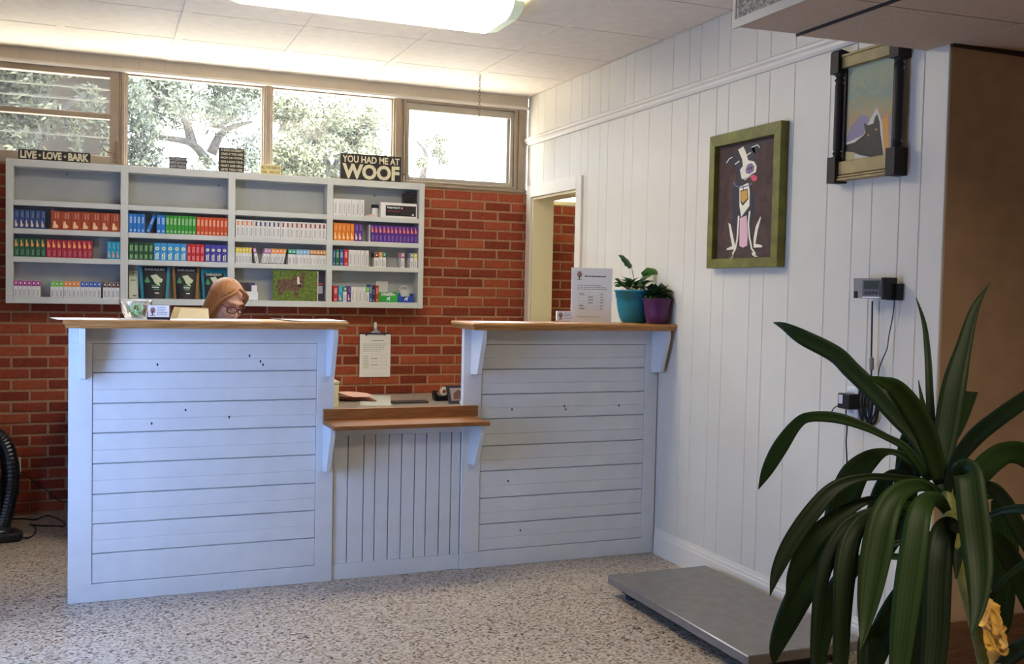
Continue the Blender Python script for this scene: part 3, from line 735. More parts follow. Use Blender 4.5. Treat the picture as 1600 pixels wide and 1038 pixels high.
# heartgard box
xa, xb = on_shelf(595,0), on_shelf(652,0); zb = ZSH[0]
b = obj('medicine_box', MB().box(xa,xb,YS+0.012,YS+0.11,zb+0.0005,zb+0.1), CW, label='long white display box with a black front panel, top shelf of right bay', cat='box', bevel=0.001)
mb = MB(); y = YS+0.0114; quad(mb,(xa+0.035,y,zb+0.012),(xb-xa-0.043,0,0),(0,0,0.07))
obj('front_panel', mb, C('panel_black',(36,32,32)), b, label='black printed panel')
mb = MB(); put_text(mb,'Heartgard',(xa+0.045,y-0.0006,zb+0.056),(0.085,0,0),(0,0,0.02),0,0.02); lines_of_print(mb,(xa+0.045,y-0.0006,zb+0.036),(0.09,0,0),(0,0,0.014),1,1,0.4,2)
quad(mb,(xa+0.14,y-0.0006,zb+0.06),(0.012,0,0),(0,0,0.012),2); quad(mb,(xb-0.035,y-0.0006,zb+0.018),(0.012,0,0),(0,0,0.012),0)
obj('printed_label', mb, [whitep, C('label_red',(150,60,60)), C('label_rose',(220,150,150))], b)
x = on_shelf(590,0)
j = obj('pill_jar', MB().lathe([(0.022,0),(0.022,0.06)],(x-0.005,YS+0.06,zb+0.0005)), CW, label='small white jar with dark lid beside the display box, top shelf', cat='jar', smooth=False)
obj('lid', MB().lathe([(0.024,0.06),(0.024,0.082),(0.02,0.084)],(x-0.005,YS+0.06,zb+0.0005)), blackp, j)
s_ = obj('leaflet_stack', MB().box(on_shelf(571,0),on_shelf(587,0),YS+0.02,YS+0.1,zb+0.0005,zb+0.008).box(on_shelf(577,0),on_shelf(587.5,0),YS+0.022,YS+0.1,zb+0.008,zb+0.017), mat('pink_leaflet',(214,186,176),0.7), label='low stack of pinkish leaflets, top shelf of right bay', cat='leaflets')
for k in range(4):
    z0 = zb+0.1005+0.019*k
    o = obj('tape_cassette', MB().box(xb-0.085+0.004*(k%2),xb-0.005,YS+0.03,YS+0.1,z0,z0+0.0185), mat('case_black',(40,37,40),0.35), label=['lowest dark flat case stacked on the white display box','second dark flat case from the bottom on the display box','third dark flat case from the bottom on the display box','topmost dark flat case of the stack on display box'][k], cat='case', group='dark flat cases on the display box', bevel=0.002)
# supplement bags
def bag(px0, px1, side, top, label, smallest=False):
    x0, x1 = on_shelf(px0,3,YS+0.02), on_shelf(px1,3,YS+0.02); zc = ZSH[3]+0.001; H = 0.198 if not smallest else 0.19; W = (x1-x0)/2; xc = (x0+x1)/2
    t = empty('supplement_bag', (xc,-0.08,zc), label, 'bag', 'tall dark supplement pouches')
    nu, nv = 10, 8; mb = MB()
    def P(u, v, s):
        wv = W*(1.0-0.16*v if True else 1) if False else W*(0.84+0.16*v)
        bulge = (1-u*u)*(0.026*(1-v)**0.7+0.002)*(1.0 if v < 0.95 else 0.3)
        return (xc+u*wv, -0.088 - s*bulge + 0.03*v*0.6, zc+H*v)
    for s in (1,-1):
        vs = [P(-1+2*i/nu, j/nv, s) for j in range(nv+1) for i in range(nu+1)]; n0 = len(mb.v)
        mb.add(vs, [])
        for j in range(nv):
            for i in range(nu):
                a = n0+j*(nu+1)+i; mi = 1 if (i == 0 or i == nu-1) else (1 if (top and j == nv-1) else 0)
                mb.f.append([a,a+1,a+nu+2,a+nu+1]); mb.mi.append(mi)
    vs = [P(-1+2*i/nu,0,s) for s in (1,-1) for i in range(nu+1)]
    mb.add(vs, [(i,i+nu+1,i+nu+2,i+1) for i in range(nu)], 0)
    obj('pouch', mb, [C('bag_black',(30,26,30)), C('bag_'+side[0], side[1])], t, smooth=False)
    lab = MB()
    def fp(a, b, off=0.002):
        q = P(a, b, 1); return Vector((q[0], q[1]-off-0.0008, q[2]))
    vs, fs = text_geo('DASUQUIN', 0.015)
    tv = 0.86 if not top else 0.78
    lab.add([fp(-0.62+1.24*x, tv+0.085*y) for x, y in vs], fs, 0)
    blob = [(-0.3,0.72),(0.1,0.76),(0.35,0.66),(0.55,0.6),(0.45,0.5),(0.3,0.52),(0.36,0.4),(0.15,0.44),(-0.02,0.5),(-0.12,0.6)]
    lab.add([fp(a,b,0.0025) for a, b in blob], [tuple(range(len(blob)))], 1)
    tri = [(-0.7,0.52),(-0.5,0.7),(-0.3,0.52),(-0.5,0.48)]
    lab.add([fp(a,b,0.0025) for a, b in tri], [(0,1,2,3)], 2)
    for k, (a, b) in enumerate([(-0.2,0.4),(-0.2,0.34),(-0.1,0.28),(0.0,0.16)]):
        lab.add([fp(a,b),fp(a+0.6-0.1*k,b),fp(a+0.6-0.1*k,b+0.03),fp(a,b+0.03)], [(0,1,2,3)], 0 if k % 2 else 2)
    obj('printed_label', lab, [C('bag_white',(214,216,214)), C('bag_dog',(196,206,176) if not side[0].startswith('gold') else (120,120,140)), C('bag_green',(80,150,90))], t)
bag(216.9,267,('teal',(46,140,156)),False,'leftmost dark supplement pouch with teal edges and pale dog print')
bag(269,313,('gold',(150,110,48)),False,'middle dark supplement pouch with gold edges')
bag(314.5,355,('teal2',(40,136,150)),True,'rightmost dark supplement pouch with teal top, behind the seated woman',True)
x0, x1 = on_shelf(201.5,3,-0.05), on_shelf(216,3,-0.05)
lf = obj('leaflet', MB().add([(x0,-0.06,1.331),(x1,-0.06,1.331),(x1,-0.03,1.5),(x0,-0.03,1.5),(x0,-0.058,1.331),(x1,-0.058,1.331),(x1,-0.028,1.5),(x0,-0.028,1.5)],[(0,1,2,3),(7,6,5,4),(0,4,5,1),(3,2,6,7)]), mat('pale_leaflet',(214,216,196),0.7), label='pale leaflet leaning at the left end of the bottom shelf, second bay', cat='leaflet')
mb = MB()
for k, (a,b) in enumerate([(0.1,0.8),(0.3,0.9),(0.2,0.62)]): quad(mb,(x0+(x1-x0)*a,-0.0606+0.03*b-0.001,1.331+0.169*b),((x1-x0)*0.5,0,0),(0,0.0018,0.01))
quad(mb,(x0+(x1-x0)*0.4,-0.0606-0.001+0.0018,1.341),((x1-x0)*0.4,0,0),(0,0.0018,0.01),1)
obj('printed_label', mb, [C('pale_green_print',(150,176,130)), ink], lf)
# brochure holder in third bay
hx0, hx1 = on_shelf(373,3), on_shelf(404.5,3); zs_ = ZSH[3]+0.001
bh = empty('brochure_holder', ((hx0+hx1)/2,-0.09,zs_), 'clear brochure holder with dark leaflets beside the puppy photograph', 'holder')
obj('pocket', MB().box(hx0,hx1,-0.125,-0.123,zs_,zs_+0.06).box(hx0,hx0+0.002,-0.123,-0.05,zs_,zs_+0.1).box(hx1-0.002,hx1,-0.123,-0.05,zs_,zs_+0.118).box(hx0,hx1,-0.123,-0.05,zs_,zs_+0.002).box(hx0,hx1,-0.052,-0.05,zs_,zs_+0.118), clear, bh)
obj('insert', MB().box(hx0+0.004,hx1-0.004,-0.121,-0.118,zs_+0.002,zs_+0.055), whitep, bh)
for k, (xx, col, lb) in enumerate([(hx0+0.006,(70,48,44),'brown leaflet'),(hx0+0.04,(46,34,44),'dark leaflet'),(hx0+0.075,(72,44,110),'purple-edged leaflet')]):
    m = MB().add([(xx,-0.11+0.012*k,zs_+0.004),(xx+0.05,-0.11+0.012*k,zs_+0.004),(xx+0.03,-0.1+0.012*k,zs_+0.112),(xx-0.02+0.02,-0.1+0.012*k,zs_+0.112),(xx,-0.107+0.012*k,zs_+0.004),(xx+0.05,-0.107+0.012*k,zs_+0.004),(xx+0.03,-0.097+0.012*k,zs_+0.112),(xx,-0.097+0.012*k,zs_+0.112)],[(0,1,2,3),(7,6,5,4),(0,3,7,4),(1,5,6,2),(3,2,6,7)])
    obj('leaflet', m, C('leaf%d'%k, col), bh, label=lb)
obj('leaflet', MB().box(hx0+0.085,hx1-0.006,-0.085,-0.083,zs_+0.002,zs_+0.095), whitep, bh, label='white leaflet')
# puppy photograph (a flat print standing on the shelf)
ph = empty('puppy_photo', (PX(462,446,'y',-0.128).x,-0.128,ZSH[3]), 'photograph of a brindle puppy on green grass standing on bottom shelf', 'photo')
tl, tr_, bl = PX(426.5,422,'y',-0.128), PX(496.5,423.5,'y',-0.128), PX(426.5,470,'y',-0.128)
zb, zt = ZSH[3]+0.0008, min(tl.z, 1.532); xa, xb = tl.x, tr_.x
grass = mat('printed_grass', (112,132,50), 0.5, var=1, scale=70, c2=(70,92,28))
obj('print', MB().box(xa,xb,-0.128,-0.124,zb,zt), grass, ph)
def pp(cx_, cy_): # crop coordinates (355,300, 5.766)
    q = PX(355+cx_/5.766, 300+cy_/5.766, 'y', -0.1286); q.z = min(max(q.z, zb), zt); return q
dogb = mat('brindle', (128,96,76), 0.6, var=0.45, scale=60)
def flat(mb, pts, mi, dy=0.0): mb.add([q+Vector((0,-dy,0)) for q in pts], [tuple(range(len(pts)))], mi)
mb = MB()
flat(mb,[pp(*c) for c in [(455,800),(500,782),(590,790),(600,770),(640,760),(690,790),(690,840),(660,865),(640,900),(640,950),(610,955),(600,900),(560,880),(520,890),(490,930),(465,930),(450,880),(440,850)]],0)
flat(mb,[pp(*c) for c in [(590,790),(585,745),(612,742),(625,762),(668,755),(675,730),(705,728),(710,755),(690,790),(700,830),(680,868),(645,870),(612,840)]],0,0.0002)
flat(mb,[pp(*c) for c in [(632,765),(648,765),(652,812),(660,835),(636,842),(630,810)]],1,0.0004)
flat(mb,[pp(*c) for c in [(636,832),(662,832),(668,848),(650,860),(634,850)]],2,0.0006)
flat(mb,[pp(*c) for c in [(440,790),(460,800),(470,810),(455,815)]],0,0.0002)
obj('printed_puppy', mb, [dogb, C('blaze',(226,220,214)), C('nose',(36,30,30))], ph)
obj('white_border', MB().box(xb,xb+0.004,-0.128,-0.124,zb,zt), whitep, ph)
b = obj('medicine_box', MB().box(xb+0.008,XD[3][0]-0.001,-0.10,-0.03,zb,zb+0.19), C('box_plum',(54,46,66)), label='dark box squeezed between the puppy photograph and the shelf divider', cat='box', bevel=0.001)
mb = MB(); quad(mb,(xb+0.009,-0.1006,zb+0.05),(0.03,0,0),(0,0,0.05),0); quad(mb,(xb+0.009,-0.1006,zb+0.105),(0.03,0,0),(0,0,0.014),1)
obj('printed_label', mb, [C('grey_print',(170,170,178)), C('red_print',(170,60,60))], b)
# trays in right bay
def tray(px0, px1, col, label, zt=0.07):
    x0, x1 = on_shelf(px0,3), on_shelf(px1,3); z = ZSH[3]+0.0008
    t = empty('display_tray', ((x0+x1)/2,-0.09,z), label, 'tray')
    f = MB().prism([(x0,z),(x1,z),(x1,z+zt),(x1-0.014,z+zt+0.004),(x1-0.02,z+zt*0.68),(x0+0.02,z+zt*0.66),(x0+0.014,z+zt+0.004),(x0,z+zt)], 'y', -0.13, -0.127)
    f.box(x0,x0+0.002,-0.127,-0.04,z,z+zt).box(x1-0.002,x1,-0.127,-0.04,z,z+zt).box(x0,x1,-0.042,-0.04,z,z+zt).box(x0,x1,-0.127,-0.042,z,z+0.002)
    obj('tray_box', f, C('tray_%d'%px0, col), t)
    m = MB(); xc = (x0+x1)/2
    m.add([(xc-0.012,-0.1306,z+0.012),(xc-0.008,-0.1306,z+0.03),(xc+0.004,-0.1306,z+0.032),(xc+0.012,-0.1306,z+0.04),(xc+0.014,-0.1306,z+0.032),(xc+0.01,-0.1306,z+0.026),(xc+0.01,-0.1306,z+0.012),(xc+0.005,-0.1306,z+0.012),(xc+0.003,-0.1306,z+0.02),(xc-0.006,-0.1306,z+0.02),(xc-0.008,-0.1306,z+0.012)],[tuple(range(11))],0)
    obj('dog_emblem', m, whitep, t)
    return x0, x1, z
x0, x1, z = tray(592,621.6,(42,160,64),'bright green display tray of sachets on the bottom shelf, right bay',0.066)
for k in range(5):
    a = x0+0.012+0.022*k
    o = obj('sachet', MB().box(a,a+0.02,-0.118,-0.06,z+0.0025,z+0.058+0.006*(k%2)), mat('sachet_white',(222,220,212),0.5), label=f'{["leftmost","second","middle","fourth","rightmost"][k]} pale sachet inside the green tray', cat='sachet', group='pale sachets in the green tray', bevel=0.003)
x0, x1, z = tray(622.4,646.8,(38,72,168),'blue display tray on the bottom shelf at the right end',0.06)
def scoop(xc, yc, z, r, h, label):
    t = empty('plastic_scoop', (xc,yc,z), label, 'scoop')
    obj('cup', MB().lathe([(r*0.8,0),(r,h),(r*1.06,h),(r*1.02,h-0.003),(r*0.9,h-0.004),(r*0.72,0.003)],(xc,yc,z)), mat('milky_plastic',(208,208,204),0.4), t, smooth=False)
    obj('handle', MB().tube([(xc-r*0.7,yc,z+h),(xc-r*0.5,yc,z+h+0.02),(xc+r*0.3,yc,z+h+0.026),(xc+r*0.7,yc,z+h)],0.005), MATS['milky_plastic'], t)
scoop((x0+x1)/2-0.004,-0.085,z+0.003,0.045,0.085,'milky plastic scoop sitting in the blue tray')
scoop(on_shelf(604,3)+0.0,-0.0-0.062,ZSH[3]+0.0665,0.04,0.07,'taller milky plastic scoop above the green tray') if False else None
t = obj('plastic_tub', MB().box(on_shelf(592,3),on_shelf(612,3),-0.036,-0.018,ZSH[3]+0.001,ZSH[3]+0.145), mat('milky_plastic',(208,208,204),0.4), label='milky plastic tub standing behind the green tray', cat='tub', bevel=0.004)

# ------------------------------------------------------------------ SIGNS ON TOP OF THE SHELF
signk = mat('sign_black', (42,38,36), 0.6); signc = mat('sign_cream', (216,208,178), 0.6); signy = mat('sign_yellow', (222,204,146), 0.6)
ZS = 2.1365
def sign(px0, px1, h, depth, board, letters, rows, label, yc=-0.1, paws=()):
    x0, x1 = PX(px0,260,'y',yc-depth/2).x, PX(px1,260,'y',yc-depth/2).x
    o = obj('sign', MB().box(x0,x1,yc-depth/2,yc+depth/2,ZS,ZS+h), board, label=label, cat='sign', bevel=0.0012)
    mb = MB(); y = yc-depth/2-0.0008
    for (txt, u0, u1, v0, v1, bold) in rows:
        put_text(mb, txt, (x0+(x1-x0)*u0, y, ZS+h*v0), ((x1-x0)*(u1-u0),0,0), (0,0,h*(v1-v0)), 0, bold)
    for (u, v, s) in paws:
        c = Vector((x0+(x1-x0)*u, y, ZS+h*v))
        def disc(dx, dz, r): mb.add([c+Vector((dx+r*math.cos(a),0,dz+r*1.1*math.sin(a))) for a in [2*math.pi*i/8 for i in range(8)]],[tuple(range(8))],0)
        disc(0,-s*0.35,s*0.55)
        for dx, dz in ((-0.75,0.1),(-0.3,0.65),(0.3,0.65),(0.75,0.1)): disc(dx*s,dz*s,s*0.28)
    obj('lettering', mb, letters, o)
sign(28.5,141.5,0.062,0.02,signk,signc,[('LIVE',0.025,0.25,0.14,0.88,0.05),('LOVE',0.335,0.595,0.14,0.88,0.05),('BARK',0.685,0.975,0.14,0.88,0.05)],'long low black sign reading LIVE LOVE BARK in cream letters',paws=((0.292,0.5,0.0085),(0.64,0.5,0.0085)))
sign(264,292,0.074,0.02,mat('sign_grey',(66,64,68),0.6),mat('sign_pale',(186,186,184),0.6),[('CATS LEAVE PAW',0.05,0.95,0.7,0.92,0.02),('PRINTS ON YOUR',0.05,0.95,0.4,0.62,0.02),('HEART FOREVER',0.05,0.95,0.1,0.32,0.02)],'small dark sign about cats leaving paw prints, between two black signs')
sign(342,381.5,0.152,0.03,signk,signc,[('A DOG DOESN\'T',0.07,0.95,0.85,0.95,0.025),('CARE IF YOU ARE',0.07,0.95,0.69,0.79,0.025),('RICH OR POOR,',0.07,0.95,0.53,0.63,0.025),('GIVE A DOG YOUR',0.07,0.95,0.37,0.47,0.025),('HEART AND HE\'LL',0.07,0.95,0.21,0.31,0.025),('GIVE YOU HIS.',0.07,0.95,0.05,0.15,0.025)],'square black sign of six text lines about a dog\'s heart')
sign(407,439,0.062,0.02,signy,mat('sign_brown',(92,72,44),0.6),[('ALL YOU NEED IS',0.05,0.95,0.58,0.86,0.02),('LOVE...',0.05,0.35,0.12,0.4,0.02),('AND A CAT',0.45,0.95,0.12,0.4,0.02)],'small yellow sign reading ALL YOU NEED IS LOVE AND A CAT')
sign(532,627,0.171,0.03,signk,signc,[('YOU HAD ME AT',0.03,0.97,0.66,0.93,0.025),('WOOF',0.03,0.97,0.04,0.62,0.045)],'largest black sign reading YOU HAD ME AT WOOF')

# ------------------------------------------------------------------ CEILING LIGHT AND CHAIN
cl_ = empty('ceiling_light', (-1.66,-2.04,2.70), 'long lit wraparound fluorescent light on the ceiling', 'light')
lx0, lx1, ly0, ly1 = -2.315, -0.985, -2.285, -1.80
obj('body', MB().box(lx0+0.03,lx1-0.03,ly0+0.09,ly1-0.09,2.75,2.809), mat('fixture_white',(226,228,214),0.4), cl_)
prof = [(ly0,2.795),(ly0+0.01,2.765),(ly0+0.05,2.735),(ly0+0.10,2.722),(ly1-0.10,2.722),(ly1-0.05,2.735),(ly1-0.01,2.765),(ly1,2.795)]
inner = [(a+(0.006 if a < -2.04 else -0.006), b+0.005) for a, b in prof][::-1]
obj('diffuser', MB().prism(prof+inner, 'x', lx0+0.06, lx1-0.06), mat('lit_diffuser', (255,246,220), 0.5, emit=8.8), cl_, smooth=False)
for a, b, s in ((lx0,lx0+0.06,1),(lx1-0.06,lx1,-1)):
    e = MB(); pa = [(y,z) for y, z in prof]; k = len(pa); xo, xi = (a,b) if s == 1 else (b,a)
    vs = [(xo, -2.04+(y+2.04)*0.93, z+ (0.012 if z < 2.76 else 0.0)) for y, z in pa]+[(xi,y,z) for y, z in pa]
    e.add(vs, [tuple(range(k))]+[(i,i+1,k+i+1,k+i) for i in range(k-1)])
    obj('end_cap', e, mat('end_cap_plastic',(222,236,206),0.4,emit=0.12), cl_)
ch = empty('chain', (-0.587,-0.584,2.53), 'short hanging chain below the ceiling near the corner window', 'chain')
p0 = PX(750,116,'z',2.809); L = 0.285; n = 15
for i in range(n):
    zc = p0.z-0.012-L*i/n; a = (i % 2)*math.pi/2
    pts = [(p0.x+0.0065*math.cos(q)*math.cos(a), p0.y+0.0065*math.cos(q)*math.sin(a), zc+0.0125*math.sin(q)) for q in [2*math.pi*k/10 for k in range(10)]]
    obj('link', MB().tube(pts,0.0018,n=5,closed=True), mat('chain_metal',(150,132,110),0.35,0.8), ch)
obj('hook', MB().tube([(p0.x,p0.y,2.81),(p0.x,p0.y,2.80),(p0.x+0.005,p0.y,2.793)],0.002,n=5), MATS['chain_metal'], ch)
#@@PART3
# ------------------------------------------------------------------ THINGS ON THE COUNTERS
def sheet(px0, px1, y0, y1, z, m, label, skew=0.0, cat='paper', name='paper_sheet', curl=0.0):
    x0, x1 = PX(px0,497,'y',y0).x, PX(px1,497,'y',y0).x
    n = 6; mb = MB(); vs = []
    for i in range(n+1):
        t = i/n; x = x0+(x1-x0)*t; lift = curl*max(0, 1-t*4)**2 + curl*0.5*max(0,(t-0.8)*5)**2
        for y, s in ((y0,0),(y1,skew)):
            vs.append((x+s, y, z+lift+0.0004)); vs.append((x+s, y, z+lift+0.0016))
    fs = []
    for i in range(n):
        a = i*4; fs += [(a,a+4,a+6,a+2),(a+1,a+3,a+7,a+5),(a,a+1,a+5,a+4),(a+2,a+6,a+7,a+3)]
    fs += [(0,2,3,1),(n*4,n*4+1,n*4+3,n*4+2)]
    return obj(name, mb.add(vs, fs), m, label=label, cat=cat)
sheet(90,190,-2.10,-1.86,CT,whitep,'white paper overhanging the left end of the left counter',-0.04)
sheet(190,263,-2.085,-1.87,CT,mat('paper_grey',(214,212,214),0.7),'pale paper under the glass bowl on the left counter')
sheet(266,408,-2.09,-1.85,CT,mat('paper_lilac',(226,220,232),0.7),'long white paper in front of the seated woman',0.02)
sheet(410,452,-2.08,-1.86,CT,mat('paper_tan',(206,176,140),0.7),'tan paper right of centre on the left counter')
sheet(454,543,-2.09,-1.83,CT+0.0017,whitep,'white paper at the right end of the left counter',-0.05,curl=0.004)
sheet(455,541,-2.092,-1.85,CT,mat('paper_under',(120,112,108),0.7),'dark-edged paper under the white paper, right end of left counter')
sheet(757,836,-2.08,-1.85,CT,mat('paper_blueish',(206,208,222),0.7),'bluish white paper on the right counter')
sheet(838,866,-2.07,-1.9,CT,mat('paper_brown',(150,116,84),0.7),'small brown paper left of the right card holder')
# glass bowl of sweets
bc = Vector((-2.693,-1.965,CT+0.0018)); rad = 0.07
bowl = empty('glass_bowl', bc, 'clear glass bowl of green wrapped sweets on the left counter', 'bowl')
pr = [(0.034,0.0),(0.044,0.004),(0.058,0.03),(0.068,0.066),(0.071,0.084),(0.069,0.085),(0.064,0.066),(0.053,0.03),(0.038,0.007),(0.0,0.007)]
bm_glass = dusty_glass('bowl_glass', 0.03, 0.35)
obj('bowl_glass', MB().lathe(pr, bc, n=28, cap=False).lathe([(0.0,0.0),(0.034,0.0)],bc,n=28,cap=False), bm_glass, bowl, smooth=True)
rd = random.Random(4); k = 0
for i in range(26):
    a = rd.uniform(0,6.28); r = 0.037*math.sqrt(rd.random()); z = 0.016+0.045*rd.random()
    r *= 0.75+z*6
    p = bc+Vector((r*math.cos(a)*0.85, r*math.sin(a)*0.85, z))
    m = MB().ball((0,0,0),(0.010,0.007,0.006),nu=8,nv=5).add([(-0.010,0,0),(-0.017,0.005,0.004),(-0.017,-0.005,-0.004),(0.010,0,0),(0.017,0.005,-0.004),(0.017,-0.005,0.004)],[(0,1,2),(3,4,5)])
    m.xf(Matrix.Translation(p) @ Euler((rd.uniform(0,3),rd.uniform(0,3),rd.uniform(0,3))).to_matrix().to_4x4())
    obj('sweet', m, [mat('sweet_green',(70,150,86),0.3),mat('sweet_mint',(150,206,160),0.3),mat('sweet_yellow',(196,206,130),0.3)][0 if z<0.045 and i%3 else 1 if i%4 else 2], label='green wrapped sweet in the glass bowl', cat='sweet', group='green sweets in the glass bowl', smooth=True)
def tree_logo(mb, O, U, V, mt, mc):
    """small tree emblem: trunk with a round crown of leaf dots"""
    O, U, V = Vector(O), Vector(U), Vector(V); Nn = Vector((0,-0.0003,0))
    def P(a, b): return O+U*a+V*b+Nn
    mb.add([P(*q) for q in ((0.42,0.1),(0.58,0.1),(0.55,0.5),(0.45,0.5))],[(0,1,2,3)],mt)
    mb.add([P(*q) for q in ((0.1,0.02),(0.9,0.02),(0.9,0.09),(0.1,0.09))],[(0,1,2,3)],mt)
    rd = random.Random(2)
    for i in range(18):
        a = 2*math.pi*i/9; r = 0.38 if i < 9 else 0.2; c = (0.5+r*math.cos(a), 0.62+r*0.85*math.sin(a)); s = 0.085
        mb.add([P(c[0]+s*math.cos(q),c[1]+s*math.sin(q)) for q in [2*math.pi*k/6 for k in range(6)]],[tuple(range(6))],mc if i % 3 else mt)
        if i < 9: mb.add([P(0.48,0.45),P(0.52,0.45),P(c[0]+0.02,c[1]),P(c[0]-0.02,c[1])],[(0,1,2,3)],mt)
lb_ = C('logo_brown',(92,56,50)); lr_ = C('logo_red',(160,74,70)); lbl = C('print_blue',(120,130,170))
def card_holder(px0, px1, y, label, basemat, h=0.052):
    x0, x1 = PX(px0,487,'y',y).x, PX(px1,487,'y',y).x; z = CT+0.0008
    t = empty('card_holder', ((x0+x1)/2,y,z), label, 'card holder')
    obj('stand', MB().prism([(y-0.004,z),(y+0.05,z),(y+0.05,z+0.004),(y+0.012,z+0.006),(y+0.02,z+0.034),(y+0.016,z+0.036),(y+0.004,z+0.012),(y-0.004,z+0.012)],'x',x0-0.003,x1+0.003), basemat, t)
    yy = y+0.0; o = MB().box(x0,x1,y-0.001,y+0.009,z+0.012,z+0.012+h); c = obj('cards', o, whitep, t)
    mb = MB(); w_ = x1-x0
    tree_logo(mb,(x0+w_*0.06,y-0.0014,z+0.018),(w_*0.3,0,0),(0,0,h*0.75),0,1)
    lines_of_print(mb,(x0+w_*0.42,y-0.0016,z+0.022),(w_*0.52,0,0),(0,0,h*0.7),5,2,0.35,3)
    obj('printed_card', mb, [lb_, lr_, lbl], c)
card_holder(231.5,264.5,-2.03,'black holder of white business cards with tree emblem, left counter',blackp)
card_holder(870,898,-2.03,'clear holder of white business cards with tree emblem, right counter',clear,0.05)
# tan folder pages standing behind the counter edge
x0, x1 = PX(266,487,'y',-1.86).x, PX(327,487,'y',-1.86).x
fo = empty('folder', ((x0+x1)/2,-1.85,CT), 'cream folder with papers leaning up beside the seated woman', 'folder')
for k, (a, b, zt, m) in enumerate([(x0,x1,0.05,mat('manila',(184,164,124),0.7)),(x0+0.03,x1,0.044,mat('manila_light',(204,190,158),0.7))]):
    y = -1.845-0.008*k
    obj('cover' if k == 0 else 'page', MB().add([(a,y,CT+0.002),(b,y,CT+0.002),(b,y+0.03,CT+zt),(a+0.02,y+0.03,CT+zt+0.004),(a,y+0.004,CT+0.002),(b,y+0.004,CT+0.002),(b,y+0.034,CT+zt),(a+0.02,y+0.034,CT+zt+0.004)],[(0,1,2,3),(7,6,5,4),(0,4,5,1),(1,5,6,2),(2,6,7,3),(3,7,4,0)]), m, fo)
# price sheet in an acrylic stand
ya = -1.97; q0, q1 = PX(891.5,503,'y',ya).x, PX(954.5,503,'y',ya).x; z0 = CT+0.001; zt = PX(923,419,'y',ya).z
st = empty('price_sheet', ((q0+q1)/2,ya,z0), 'white price sheet with tree emblem standing in a clear holder', 'sign')
obj('holder', MB().box(q0-0.002,q1+0.002,ya-0.004,ya-0.0025,z0,zt+0.002).box(q0-0.002,q1+0.002,ya+0.003,ya+0.0045,z0,zt+0.002).box(q0-0.002,q1+0.002,ya-0.03,ya+0.06,z0,z0+0.002), clear, st)
obj('page', MB().box(q0,q1,ya-0.001,ya+0.001,z0+0.003,zt), whitep, st)
mb = MB(); W_, H_ = q1-q0, zt-z0; yy = ya-0.0014
tree_logo(mb,(q0+W_*0.12,yy,z0+H_*0.78),(W_*0.14,0,0),(0,0,H_*0.16),0,1)
lines_of_print(mb,(q0+W_*0.32,yy,z0+H_*0.83),(W_*0.54,0,0),(0,0,H_*0.035),1,3,0.6,2)
lines_of_print(mb,(q0+W_*0.14,yy,z0+H_*0.60),(W_*0.78,0,0),(0,0,H_*0.1),3,2,0.3,4)
for k in range(6):
    z = z0+H_*(0.51-0.052*k)
    lines_of_print(mb,(q0+W_*(0.2 if k in (0,4,5) else 0.42),yy,z),(W_*0.14,0,0),(0,0,H_*0.03),1,3,0.5,10+k); lines_of_print(mb,(q0+W_*0.72,yy,z),(W_*0.06,0,0),(0,0,H_*0.03),1,3,0.5,20+k)
for k in range(7):
    quad(mb,(q0+W_*0.19,yy,z0+H_*(0.555-0.052*k)),(W_*0.62,0,0),(0,0,0.0006),2)
for u in (0.19,0.4,0.66,0.81): quad(mb,(q0+W_*u,yy,z0+H_*0.243),(0.0006,0,0),(0,0,H_*0.312),2)
lines_of_print(mb,(q0+W_*0.16,yy,z0+H_*0.1),(W_*0.62,0,0),(0,0,H_*0.03),1,2,0.3,5)
obj('printed_text', mb, [lb_, lr_, ink, inkd], st)

# two potted plants on the right counter
def lobed_leaf(mb, L, Wd, M, lobes=5, droop=0.3, mi=0):
    n = 8; vs = []; fs = []
    for i in range(n+1):
        t = i/n; wd = Wd*math.sin(math.pi*min(1,0.06+0.94*t)**0.75)*(1+0.16*math.sin(t*lobes*math.pi*2))
        if i == n: wd = 0.001
        z = -droop*L*t*t
        vs += [Vector((-wd, L*t, z+wd*0.35)), Vector((0, L*t, z)), Vector((wd, L*t, z+wd*0.35))]
    for i in range(n):
        a = i*3; fs += [(a,a+1,a+4,a+3),(a+1,a+2,a+5,a+4)]
    k = len(vs); vs2 = [v+Vector((0,0,-0.0009)) for v in vs]
    fs2 = [tuple(j+k for j in f[::-1]) for f in fs]
    mb.add([M @ v for v in vs+vs2], fs+fs2, mi)
def plant_mat(name, c, c2):
    return mat(name, c, 0.4, var=1, scale=9, c2=c2, spec=0.4)
pg = plant_mat('gerbera_green',(70,116,44),(40,80,30)); pd = plant_mat('violet_green',(44,64,36),(26,44,24))
def pot(name, c, prof, col, label, soil_z, soil_r):
    t = empty(name, c, label, 'potted plant')
    obj('pot', MB().lathe(prof, c, n=32, cap=False), col, t, smooth=True)
    obj('soil', MB().lathe([(0.0,soil_z-0.01),(soil_r,soil_z-0.01),(soil_r,soil_z),(0,soil_z)], c, n=20, cap=False), mat('soil',(52,40,32),0.95), t)
    return t
c1 = Vector((PX(990,500,'y',-1.835).x,-1.835,CT)); c2_ = Vector((PX(1026.5,500,'y',-2.005).x,-2.005,CT))
r1 = 0.112; p1 = [(0.0,0.0),(0.062,0.0),(0.068,0.006),(0.080,0.03),(0.090,0.065),(0.096,0.105),(0.098,0.134),(0.103,0.138),(0.105,0.166),(r1,0.170),(r1+0.001,0.178),(r1-0.006,0.18),(0.096,0.172),(0.09,0.13),(0.08,0.12)]
tp = pot('potted_plant', c1, p1, mat('teal_pot',(28,116,146),0.38), 'tall leafy plant in the teal plastic pot', 0.15, 0.092)
